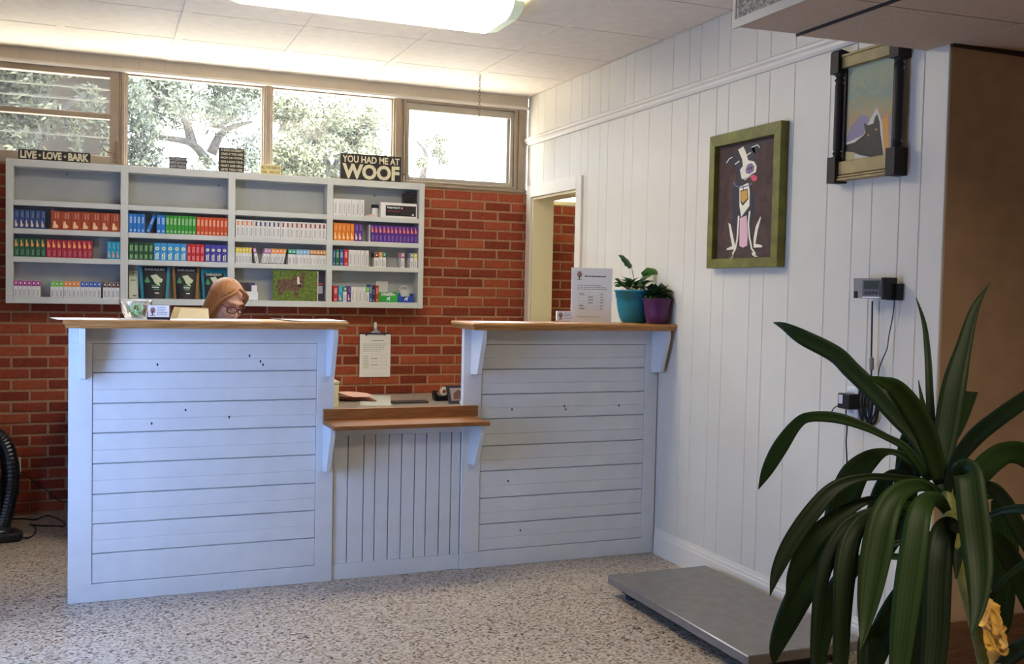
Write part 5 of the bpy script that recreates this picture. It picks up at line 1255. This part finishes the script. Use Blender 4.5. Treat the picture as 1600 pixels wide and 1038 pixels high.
def floor_cord(pts, label, r=0.0045):
    P3 = [PX(x,y,'z',r) for x, y in pts]
    return obj('power_cord', MB().tube(spline(P3,6), r, n=7), blackp, vc, label=label, smooth=True)
floor_cord([(-10,812),(21,811),(40,811),(54,812.5),(64,809),(74,806),(84,808.5),(94,813),(101,818),(100,822.5),(90,822.3),(70,822),(47,820.5)],'black cord in a long flat loop on the floor by the brick wall')
floor_cord([(50,821.5),(55.5,825),(55,832),(50,838),(42,841),(34,839),(27,834),(20,831.5),(13,832),(8,838)],'black cord curling from the floor loop to the black machine')
x0, x1 = PX(21.5,720,'y',0).x, PX(33,720,'y',0).x; z1, z0 = PX(27,714.5,'y',0).z, PX(27,733,'y',0).z
sw = obj('wall_outlet', MB().box(x0-0.02,x1,-0.007,0.001,z0-0.03,z1), mat('outlet_cream',(216,206,160),0.45), label='cream wall outlet on the brick wall at lower left', cat='socket', bevel=0.002)
obj('plug', MB().box(x0+0.004,x0+0.03,-0.035,-0.007,z0-0.012,z0+0.018), blackp, sw, bevel=0.003)
P3 = [Vector((x0+0.017,-0.03,z0-0.008)),PX(38,740,'y',-0.012),PX(48,748,'y',-0.01),PX(58,757,'y',-0.01),PX(70,764,'y',-0.01),PX(82,775,'y',-0.01),PX(92,782,'y',-0.01),PX(108,786,'y',-0.012)]
obj('power_cord', MB().tube(spline(P3,5),0.003,n=7), blackp, sw, label='thin black cord sagging along the brick wall', smooth=True)

# ------------------------------------------------------------------ SEATED WOMAN
def remesh(o, vox, it=2):
    m = o.modifiers.new('r','REMESH'); m.mode = 'VOXEL'; m.voxel_size = vox
    s = o.modifiers.new('s','SMOOTH'); s.iterations = it; s.factor = 0.5
    dg = bpy.context.evaluated_depsgraph_get(); dg.update()
    me = bpy.data.meshes.new_from_object(o.evaluated_get(dg)); o.modifiers.clear(); old = o.data; o.data = me
    me.polygons.foreach_set('use_smooth',[True]*len(me.polygons)); return o
HX, HY, HZ = PX(353,478,'y',-1.32).x, -1.32, 1.334
person = empty('person', (HX,-1.25,0), 'woman with ginger hair and dark glasses seated behind left counter, looking down', 'person')
HM = Matrix.Translation((HX,HY,HZ)) @ Matrix.Rotation(R(34),4,'Z') @ Matrix.Rotation(R(24),4,'X') @ Matrix.Rotation(R(3),4,'Y')
def hp_(x, y, z): return HM @ Vector((x,y,z))
skin = mat('skin',(226,176,158),0.5,var=0.04,scale=30,spec=0.35)
b = MB()
RH = HM.to_3x3()
def eb(c, r): b.ball(hp_(*c), r, mtx=RH, nu=18, nv=12)
eb((0,0.012,0.035),(0.072,0.092,0.088)); eb((0,-0.022,-0.045),(0.058,0.066,0.07)); eb((0,-0.05,-0.088),(0.03,0.032,0.026))
eb((0,-0.078,-0.012),(0.012,0.016,0.03)); eb((0,-0.094,-0.034),(0.015,0.014,0.012)); eb((0.012,-0.088,-0.036),(0.008,0.009,0.007)); eb((-0.012,-0.088,-0.036),(0.008,0.009,0.007))
eb((0.036,-0.058,-0.03),(0.024,0.026,0.024)); eb((-0.036,-0.058,-0.03),(0.024,0.026,0.024)); eb((0,-0.07,0.03),(0.052,0.02,0.014))
eb((0.064,0.012,-0.012),(0.008,0.014,0.026)); eb((-0.064,0.012,-0.012),(0.008,0.014,0.026))
eb((0,-0.082,-0.062),(0.024,0.01,0.006)); eb((0,-0.08,-0.071),(0.02,0.01,0.006))
nk0 = hp_(0,0.03,-0.07); sh_c = Vector((HX,-1.21,1.09))
b.tube([nk0, (nk0+sh_c)/2+Vector((0,0.0,0.015)), sh_c], [0.054,0.052,0.07], n=14)
PYZ = lambda x, y, z: Vector((HX+x, y, z))
b.tube([PYZ(0,-1.20,1.10),PYZ(0,-1.19,1.0),PYZ(0,-1.17,0.86),PYZ(0,-1.16,0.74),PYZ(0,-1.16,0.62)],[0.10,0.125,0.115,0.12,0.14],n=16)
hands = []
for s in (1,-1):
    S = PYZ(0.165*s,-1.20,1.065); E = PYZ(0.22*s,-1.30,0.82); Wt = PYZ(0.10*s,-1.50,0.755)
    b.tube([PYZ(0.05*s,-1.2,1.09), S],[0.07,0.058],n=12); b.ball(S,0.06)
    b.tube([S,(S+E)/2,E],[0.055,0.047,0.04],n=12); b.tube([E,(E+Wt)/2,Wt],[0.042,0.037,0.026],n=12); b.ball(E,0.041)
    K = PYZ(0.115*s,-1.60,0.64); A = PYZ(0.12*s,-1.58,0.10); Hh_ = PYZ(0.095*s,-1.18,0.63)
    b.tube([Hh_,(Hh_+K)/2,K],[0.09,0.08,0.06],n=14); b.ball(K,0.06); b.tube([K,(K*0.6+A*0.4)+Vector((0,0.02,0)),A],[0.058,0.054,0.036],n=12)
    b.tube([A+Vector((0,0.05,-0.05)),A+Vector((0,-0.03,-0.055)),A+Vector((0,-0.15,-0.072))],[0.04,0.042,0.026],n=10)
    # hand resting on the thigh: palm, four unequal bent fingers, thumb from the side
    d = Vector((-0.25*s,-0.9,-0.18)).normalized(); sd = Vector((s,-0.2,0)).normalized(); up = d.cross(sd)*(1 if s < 0 else -1); up = Vector((0,0,1))
    pc_ = Wt+d*0.045
    b.ball(pc_,(0.034,0.048,0.016))
    for k, L in enumerate((0.066,0.076,0.071,0.055)):
        f0 = pc_+d*0.035+sd*(-0.024+0.016*k); f1 = f0+d*L*0.5+up*0.004; f2 = f1+d*L*0.3-up*0.012; f3_ = f2+d*L*0.2-up*0.012
        b.tube([f0,f1,f2,f3_],[0.0095,0.009,0.008,0.0065],n=8)
    t0 = pc_-sd*0.026-d*0.01; b.tube([t0,t0-sd*0.018+d*0.026,t0-sd*0.016+d*0.05-up*0.006],[0.012,0.0105,0.008],n=8)
body = obj('body', b, skin, person); remesh(body, 0.0065, 3)
# clothes
top_m = mat('teal_scrub',(70,104,124),0.8,var=0.06,scale=40); pant_m = mat('dark_trousers',(46,48,60),0.85)
b = MB(); b.tube([PYZ(0,-1.205,1.11),PYZ(0,-1.195,1.0),PYZ(0,-1.175,0.86),PYZ(0,-1.165,0.72),PYZ(0,-1.165,0.66)],[0.098,0.142,0.132,0.138,0.155],n=18)
for s in (1,-1):
    S = PYZ(0.165*s,-1.20,1.065); E = PYZ(0.22*s,-1.30,0.82)
    b.tube([PYZ(0.03*s,-1.2,1.085), S],[0.085,0.072],n=12); b.ball(S,0.073); b.tube([S,S*0.45+E*0.55],[0.07,0.062],n=14)
o = obj('scrub_top', b, top_m, person); remesh(o, 0.012, 4)
b = MB()
for s in (1,-1):
    K = PYZ(0.115*s,-1.60,0.64); A = PYZ(0.12*s,-1.58,0.12); Hh_ = PYZ(0.095*s,-1.17,0.635)
    b.tube([Hh_,(Hh_+K)/2,K],[0.108,0.092,0.072],n=14); b.ball(K,0.072); b.tube([K,(K+A)/2,A],[0.07,0.066,0.055],n=14)
b.ball(PYZ(0,-1.16,0.64),(0.17,0.13,0.11))
o = obj('trousers', b, pant_m, person); remesh(o, 0.012, 4)
b = MB()
for s in (1,-1):
    A = PYZ(0.12*s,-1.58,0.10); b.tube([A+Vector((0,0.055,-0.052)),A+Vector((0,-0.03,-0.056)),A+Vector((0,-0.16,-0.068))],[0.046,0.047,0.031],n=12)
b.v = [Vector((v.x,v.y,max(v.z,0.001))) for v in b.v]
obj('shoes', b, mat('shoe_white',(214,214,214),0.5), person, smooth=True)
# hair: scalp shell parted on the crown, with locks falling at both sides
hair_m = mat('ginger_hair',(176,118,64),0.42,var=0.45,scale=16,stretch=(30,30,1.5),c2=(128,76,38),bump=0.4,spec=0.5)
b = MB(); nu, nv = 72, 44; cc = Vector((0,0.012,0.034)); rr = Vector((0.0785,0.099,0.096))
vs = []; keep = []
for j in range(nv+1):
    s_ = j/nv
    for k in range(nu):
        a = 2*math.pi*k/nu; az = abs(math.atan2(math.cos(a), -math.sin(a)))    # 0 straight ahead, pi at the back of the head
        if s_ < 0.55:
            t = s_/0.55*math.pi/2; d = Vector((math.sin(t)*math.cos(a), math.sin(t)*math.sin(a), math.cos(t))); dr = 1.0
        else:
            u = (s_-0.55)/0.45; dr = 1.0+0.05*math.sin(u*math.pi)-0.16*u*u
            d = Vector((math.cos(a)*dr, math.sin(a)*dr + 0.25*u*u, -2.0*u))
        part = 1-0.045*math.exp(-((d.x+0.12)/0.06)**2)*(1 if (d.z > 0.35 and d.y < 0.3) else 0)
        wv = 1+0.010*math.sin(a*23+2.2*s_)+0.008*math.sin(a*9+1)
        vs.append(HM @ (cc+Vector((d.x*rr.x*wv, d.y*rr.y*wv, d.z*rr.z*(part if d.z > 0 else 1)))))
        zl = d.z*rr.z; hl = 0.066-0.055*(az/1.0)**2
        keep.append(zl > hl if az < 1.02 else True)
fs = []
for j in range(nv):
    for k in range(nu):
        q4 = (j*nu+k,(j+1)*nu+k,(j+1)*nu+(k+1)%nu,j*nu+(k+1)%nu)
        if all(keep[i] for i in q4): fs.append(q4)
used = sorted({i for f in fs for i in f}); mp_ = {u:i for i, u in enumerate(used)}
b.add([vs[u] for u in used], [tuple(mp_[i] for i in f) for f in fs])
ho = obj('hair', b, hair_m, person, smooth=True)
sm = ho.modifiers.new('s','SOLIDIFY'); sm.thickness = 0.008; sm.offset = -1
def lock(pts, r):
    s = spline([HM @ Vector(p) for p in pts], 6); n = len(s)
    return MB().tube(s, [r*(0.35+0.8*math.sin(math.pi*(0.1+0.8*i/(n-1)))) for i in range(n)], n=8)
for pts, r in (([(-0.012,-0.068,0.112),(-0.05,-0.078,0.082),(-0.074,-0.055,0.04),(-0.083,-0.03,-0.01),(-0.085,-0.01,-0.08)],0.010),
               ([(-0.012,-0.068,0.112),(0.03,-0.082,0.088),(0.060,-0.066,0.056),(0.071,-0.046,0.012),(0.077,-0.018,-0.06)],0.011)):
    obj('hair_lock', lock(pts, r), hair_m, person, smooth=True)
# brows, eyes, lips, glasses
for s in (1,-1):
    e = obj('eye', MB().ball(hp_(0.031*s,-0.073,0.004),(0.011,0.008,0.007),mtx=RH,nu=12,nv=8), whitep, person, smooth=True)
    obj('iris', MB().ball(hp_(0.031*s,-0.0795,0.001),(0.0048,0.003,0.0048),mtx=RH,nu=10,nv=6), C('iris',(70,80,80)), e, smooth=True)
    obj('eyelid', MB().ball(hp_(0.031*s,-0.0735,0.008),(0.0135,0.0095,0.006),mtx=RH,nu=12,nv=8), mat('eyelid',(206,150,134),0.5), person, smooth=True)
    obj('eyebrow', MB().tube([hp_(0.014*s,-0.088,0.026),hp_(0.03*s,-0.087,0.032),hp_(0.05*s,-0.072,0.027)],[0.003,0.0035,0.0015],n=6), mat('brow',(140,92,54),0.7), person)
obj('lips', MB().ball(hp_(0,-0.091,-0.063),(0.021,0.006,0.0045),mtx=RH).ball(hp_(0,-0.0885,-0.070),(0.018,0.006,0.0045),mtx=RH), mat('lips',(190,104,100),0.45), person, smooth=True)
gm = mat('glasses_frame',(84,30,28),0.25)
gl = MB()
lens = MB()
def rr_(s):
    pts = []
    for k in range(20):
        a = 2*math.pi*k/20; cx_, cz_ = math.cos(a), math.sin(a)
        pts.append(hp_(s*0.033+0.027*math.copysign(abs(cx_)**0.7,cx_), -0.098+0.012*abs((s*0.033+0.027*cx_)/0.06)**2, -0.001+0.0165*math.copysign(abs(cz_)**0.7,cz_)))
    return pts
for s in (1,-1):
    gl.tube(rr_(s),0.0030,n=6,closed=True)
    gl.tube([hp_(0.058*s,-0.088,0.009),hp_(0.070*s,-0.055,0.009),hp_(0.070*s,-0.01,0.006)],0.002,n=6)
    P3 = rr_(s); lens.add(P3,[tuple(range(20))])
gl.tube([hp_(-0.007,-0.098,0.004),hp_(0,-0.1,0.007),hp_(0.007,-0.098,0.004)],0.0022,n=6)
g = obj('glasses', gl, gm, person, smooth=True)
obj('lens', lens, dusty_glass('lens_glass',0.03), g)
# stool she sits on
st = empty('stool', (HX,-1.15,0), 'swivel stool under the seated woman, behind the left counter', 'stool')
obj('seat', MB().lathe([(0.0,0.47),(0.17,0.47),(0.19,0.49),(0.19,0.525),(0.17,0.54),(0,0.54)],(HX,-1.14,0),n=28,cap=False), darkp, st)
obj('column', MB().lathe([(0.03,0.06),(0.03,0.47)],(HX,-1.14,0),n=14), chrome, st)
for k in range(5):
    a = 2*math.pi*k/5+0.3; obj('leg', MB().tube([(HX,-1.14,0.085),(HX+0.26*math.cos(a),-1.14+0.26*math.sin(a),0.05)],[0.022,0.016]).ball((HX+0.26*math.cos(a),-1.14+0.26*math.sin(a),0.0275),0.0265), darkp, st)

# ------------------------------------------------------------------ BIG STRAP-LEAVED PLANT AT LOWER RIGHT
def strap_mat():
    m = bpy.data.materials.new('strap_leaf'); m.use_nodes = True; nt = m.node_tree; b = nt.nodes['Principled BSDF']
    oi = nt.nodes.new('ShaderNodeObjectInfo'); rp = nt.nodes.new('ShaderNodeValToRGB')
    rp.color_ramp.elements[0].color = rgb(13,22,11); rp.color_ramp.elements[1].color = rgb(36,58,22)
    uv = nt.nodes.new('ShaderNodeUVMap'); uv.uv_map = 'u'
    wv = nt.nodes.new('ShaderNodeTexWave'); wv.inputs['Scale'].default_value = 2.2; wv.inputs['Distortion'].default_value = 0.6; wv.bands_direction = 'X'
    nt.links.new(uv.outputs[0], wv.inputs['Vector'])
    mx = nt.nodes.new('ShaderNodeMath'); mx.operation = 'MULTIPLY_ADD'; mx.inputs[1].default_value = 0.3
    nt.links.new(wv.outputs['Fac'], mx.inputs[0])
    m2 = nt.nodes.new('ShaderNodeMath'); m2.operation = 'MULTIPLY'; m2.inputs[1].default_value = 0.7; nt.links.new(oi.outputs['Random'], m2.inputs[0])
    nt.links.new(m2.outputs[0], mx.inputs[2]); nt.links.new(mx.outputs[0], rp.inputs[0]); nt.links.new(rp.outputs[0], b.inputs['Base Color'])
    b.inputs['Roughness'].default_value = 0.5; b.inputs['Specular IOR Level'].default_value = 0.15
    return m
sm_ = strap_mat()
bp_ = empty('strap_leaved_plant', (-0.80,-4.90,0), 'large potted plant with long arching strap leaves at the lower right', 'potted plant')
BASE = wloc(bp_)
def strap(pts, d0, d1, fold=0.16, mid=None, n=7, twist=0.0):
    """pts: (px, py, width px) along the blade; depth runs d0 -> d1 (m in front of the lens)"""
    k = len(pts)-1; P3 = []
    for i, (x, y, wd) in enumerate(pts):
        t = i/k; dep = d0+(d1-d0)*t + (mid or 0)*4*t*(1-t)
        q = PD(x, y, dep); P3.append((q.x,q.y,q.z,wd*dep/F))
    S = []
    P = [Vector(p) for p in P3]
    for i in range(k):
        p0 = P[max(i-1,0)]; p1 = P[i]; p2 = P[i+1]; p3 = P[min(i+2,k)]
        for j in range(n):
            t = j/n; S.append(0.5*((2*p1)+(p2-p0)*t+(2*p0-5*p1+4*p2-p3)*t*t+(3*p1-p0-3*p2+p3)*t**3))
    S.append(P[-1]); N = len(S)-1
    vs = []; uvs = []
    for i, s in enumerate(S):
        c = s.to_3d() if len(s) == 3 else Vector(s[:3]); wd = max(s[3],0.0006)/2
        a = Vector(S[max(i-1,0)][:3]); b = Vector(S[min(i+1,N)][:3]); tg = (b-a).normalized()
        view = (c-CAM).normalized(); sd = tg.cross(view)
        sd = sd.normalized() if sd.length > 1e-4 else Vector((1,0,0))
        nn = sd.cross(tg).normalized()
        if twist: sd = (sd*math.cos(twist)+nn*math.sin(twist)); nn = sd.cross(tg).normalized()
        if nn.dot(view) > 0: nn = -nn
        for u in (-1,-0.5,0,0.5,1):
            vs.append(c+sd*wd*u+nn*wd*2*fold*(abs(u)-0.5)); uvs.append(((u+1)/2, i/N*4))
    fs = []
    for i in range(N):
        for j in range(4):
            a = i*5+j; fs.append((a,a+1,a+6,a+5))
    K = len(vs); th = 0.0009
    back = []
    for i in range(K):
        view = (vs[i]-CAM).normalized(); back.append(vs[i]+view*th)
    me = bpy.data.meshes.new('leaf')
    allv = [v-BASE for v in vs+back]; allf = fs+[tuple(x+K for x in f[::-1]) for f in fs]
    for i in range(N):
        for e in (0,4):
            a = i*5+e; allf.append((a,a+5,a+5+K,a+K) if e == 0 else (a+5,a,a+K,a+5+K))
    me.from_pydata(allv, [], allf); ul = me.uv_layers.new(name='u'); uu = uvs+uvs
    for li, l in enumerate(me.loops): ul.data[li].uv = uu[l.vertex_index]
    me.polygons.foreach_set('use_smooth',[True]*len(me.polygons)); me.materials.append(sm_)
    o = bpy.data.objects.new('leaf', me); COL.objects.link(o); o.parent = bp_; return o
L = [
 ([(1471,762,14),(1435,690,24),(1400,650,27),(1365,612,28),(1330,578,28),(1304,553,27),(1254,527,24),(1225,510,12),(1208,504,1)],2.45,2.75),
 ([(1469,748,24),(1449,684,34),(1425,640,36),(1400,608,30),(1378,596,16),(1351,589,2)],2.42,2.2),
 ([(1463,712,12),(1456,676,14),(1453,623,12),(1450,559,10),(1444,506,7),(1431,464,1)],2.5,2.7),
 ([(1451,690,12),(1446,650,10),(1440,622,6),(1435,594,1)],2.5,2.6),
 ([(1468,740,22),(1478,680,36),(1490,606,36),(1505,545,24),(1523,483,13),(1547,441,1)],2.42,2.55),
 ([(1476,700,20),(1492,665,28),(1505,630,30),(1512,610,30)],2.52,2.75),
 ([(1480,768,12),(1494,723,20),(1523,684,26),(1558,655,26),(1600,625,24),(1650,588,14),(1690,566,2)],2.42,2.2),
 ([(1512,770,20),(1530,742,34),(1548,722,36),(1572,708,34),(1602,712,36),(1640,742,30),(1664,790,4)],2.45,2.65),
 ([(1452,752,12),(1418,703,13),(1383,682,11),(1347,665,14),(1306,653,17),(1265,652,16),(1244,664,18),(1219,699,24),(1199,735,18),(1185,765,1)],2.45,2.6),
 ([(1453,748,14),(1418,717,14),(1390,706,10),(1362,716,28),(1335,742,42),(1318,782,44),(1304,826,36),(1296,868,18),(1292,900,1)],2.5,2.62),
 ([(1470,772,14),(1440,754,14),(1406,748,12),(1353,746,12),(1306,762,22),(1271,798,27),(1236,848,26),(1214,893,18),(1203,932,1)],2.42,2.3),
 ([(1460,790,14),(1420,780,12),(1383,779,11),(1347,785,14),(1306,811,26),(1268,846,30),(1243,899,26),(1229,955,1)],2.45,2.42),
 ([(1440,800,14),(1400,796,18),(1360,806,24),(1322,832,32),(1292,868,38),(1262,908,42),(1232,966,36),(1213,1012,22),(1209,1040,2)],2.5,2.55),
 ([(1440,790,10),(1400,790,14),(1362,802,18),(1324,822,22),(1300,860,26),(1284,905,22),(1277,960,18),(1273,1020,14),(1272,1060,6)],2.38,2.22),
 ([(1430,795,10),(1390,798,14),(1352,812,22),(1330,842,30),(1320,893,34),(1316,960,28),(1313,1040,22),(1311,1075,3)],2.36,2.15),
 ([(1470,790,12),(1450,762,16),(1424,760,24),(1398,776,34),(1380,812,44),(1368,870,46),(1358,930,36),(1350,985,16),(1344,1016,1)],2.32,2.1),
 ([(1480,800,14),(1466,782,22),(1449,783,28),(1436,804,36),(1428,852,40),(1419,916,42),(1411,981,38),(1404,1050,28),(1400,1090,4)],2.3,2.08),
 ([(1496,835,14),(1486,822,26),(1476,830,36),(1468,862,40),(1464,920,42),(1462,985,40),(1456,1050,34),(1452,1090,4)],2.3,2.1),
 ([(1498,775,14),(1504,740,34),(1513,742,42),(1519,790,46),(1526,850,46),(1530,899,40),(1527,950,24),(1517,998,1)],2.28,2.05),
 ([(1462,700,16),(1440,690,22),(1424,720,34),(1414,770,36),(1404,820,30),(1393,868,3)],2.6,2.72),
 ([(1455,690,14),(1432,672,18),(1420,690,28),(1414,750,32),(1408,800,26),(1400,850,4)],2.62,2.8),
 ([(1452,860,8),(1410,870,10),(1372,868,12),(1344,878,20),(1318,905,30),(1300,940,32),(1285,990,30),(1276,1045,22)],2.5,2.5),
 ([(1460,880,14),(1440,905,24),(1412,930,34),(1385,978,38),(1365,1030,34),(1355,1075,8)],2.52,2.52),
 ([(1470,880,14),(1452,900,26),(1440,946,34),(1437,1000,32),(1434,1060,24)],2.5,2.6),
 ([(1535,775,12),(1558,772,24),(1568,800,36),(1570,850,40),(1568,910,36),(1569,965,24),(1570,1000,2)],2.55,2.7),
 ([(1510,775,14),(1545,762,20),(1568,782,24),(1586,815,24),(1605,850,22),(1630,905,3)],2.52,2.5),
 ([(1520,815,8),(1545,806,9),(1570,798,12),(1600,796,16),(1635,806,18),(1670,840,3)],2.45,2.25),
 ([(1515,830,12),(1548,838,20),(1572,862,30),(1592,900,32),(1612,950,24),(1622,990,3)],2.55,2.6),
 ([(1548,936,7),(1556,922,8),(1570,906,9),(1600,882,12),(1640,862,16),(1680,880,3)],2.42,2.3),
 ([(1545,1060,12),(1575,1030,22),(1600,1012,28),(1640,1000,26),(1680,1030,4)],2.4,2.25),
 ([(1440,850,7),(1420,846,8),(1395,852,9),(1379,866,6),(1372,872,1)],2.5,2.5),
 ([(1400,960,16),(1372,985,22),(1352,1000,20),(1348,1040,18)],2.45,2.3),
 ([(1475,755,12),(1497,735,18),(1503,770,22),(1500,820,22),(1496,870,16),(1494,905,3)],2.5,2.42),
 ([(1440,760,10),(1405,740,12),(1384,752,22),(1372,790,30),(1366,840,28),(1362,890,4)],2.58,2.66),
 ([(1480,850,12),(1450,840,20),(1432,870,32),(1428,930,34),(1424,1000,28),(1420,1050,6)],2.45,2.45),
]
for i, (pts, d0, d1) in enumerate(L): strap(pts, d0, d1, fold=0.1+0.03*(i%4))
cane = mat('cane_green',(112,116,58),0.5,var=0.2,scale=30)
A = [PD(1472,755,2.46),PD(1484,800,2.46),PD(1496,860,2.46),PD(1512,920,2.47),PD(1530,985,2.48),PD(1545,1050,2.49)]
pot_c = Vector((-0.80,-4.90,0))
obj('cane', MB().tube(A+[pot_c+Vector((0.02,0,0.36))],[0.016,0.022,0.02,0.02,0.021,0.022,0.024],n=12), cane, bp_, smooth=True)
yel = mat('cane_yellow',(206,164,70),0.6,var=0.25,scale=26,c2=(170,120,50)); pap = mat('dry_sheath',(214,180,104),0.7,var=0.3,scale=20,c2=(150,100,50))
B_ = [PD(1549,940,2.4),PD(1546,958,2.4),PD(1552,985,2.4),PD(1560,1015,2.4),PD(1564,1050,2.4)]
rs = [0.008,0.021,0.024,0.026,0.027]
Bs = spline(B_,5); ri = [0.010]+[0.021+0.004*(i/len(Bs))+0.003*(i%4==0) for i in range(1,len(Bs))]
obj('cane', MB().tube(Bs+[pot_c+Vector((0.06,-0.03,0.36))], ri+[0.028], n=14), yel, bp_, label='yellow cane with dry papery sheaths', smooth=True)
for k, (pts, wd) in enumerate([([(1548,936),(1540,952),(1534,972),(1530,978)],14),([(1546,952),(1555,965),(1558,980),(1554,992)],16),([(1538,972),(1550,980),(1562,985),(1572,980)],12),([(1540,985),(1544,1000),(1548,1012),(1540,1008)],14),([(1560,990),(1566,1002),(1570,1008),(1566,1014)],10),([(1552,1010),(1562,1016),(1570,1020),(1574,1012)],10)]):
    o = strap([(x,y,wd*(0.5 if i in (0,len(pts)-1) else 1)) for i, (x,y) in enumerate(pts)], 2.365, 2.35, 0.3); o.name = 'dry_sheath' ; o.data.materials.clear(); o.data.materials.append(pap if k % 2 == 0 else yel)
obj('pot', MB().lathe([(0.0,0.0),(0.13,0.0),(0.14,0.01),(0.17,0.30),(0.185,0.305),(0.185,0.35),(0.17,0.35),(0.16,0.3)],pot_c,n=32,cap=False), mat('terracotta',(150,90,62),0.8), bp_, smooth=False)
obj('soil', MB().lathe([(0.0,0.29),(0.162,0.29),(0.162,0.30),(0,0.31)],pot_c,n=24,cap=False), MATS['soil'], bp_)
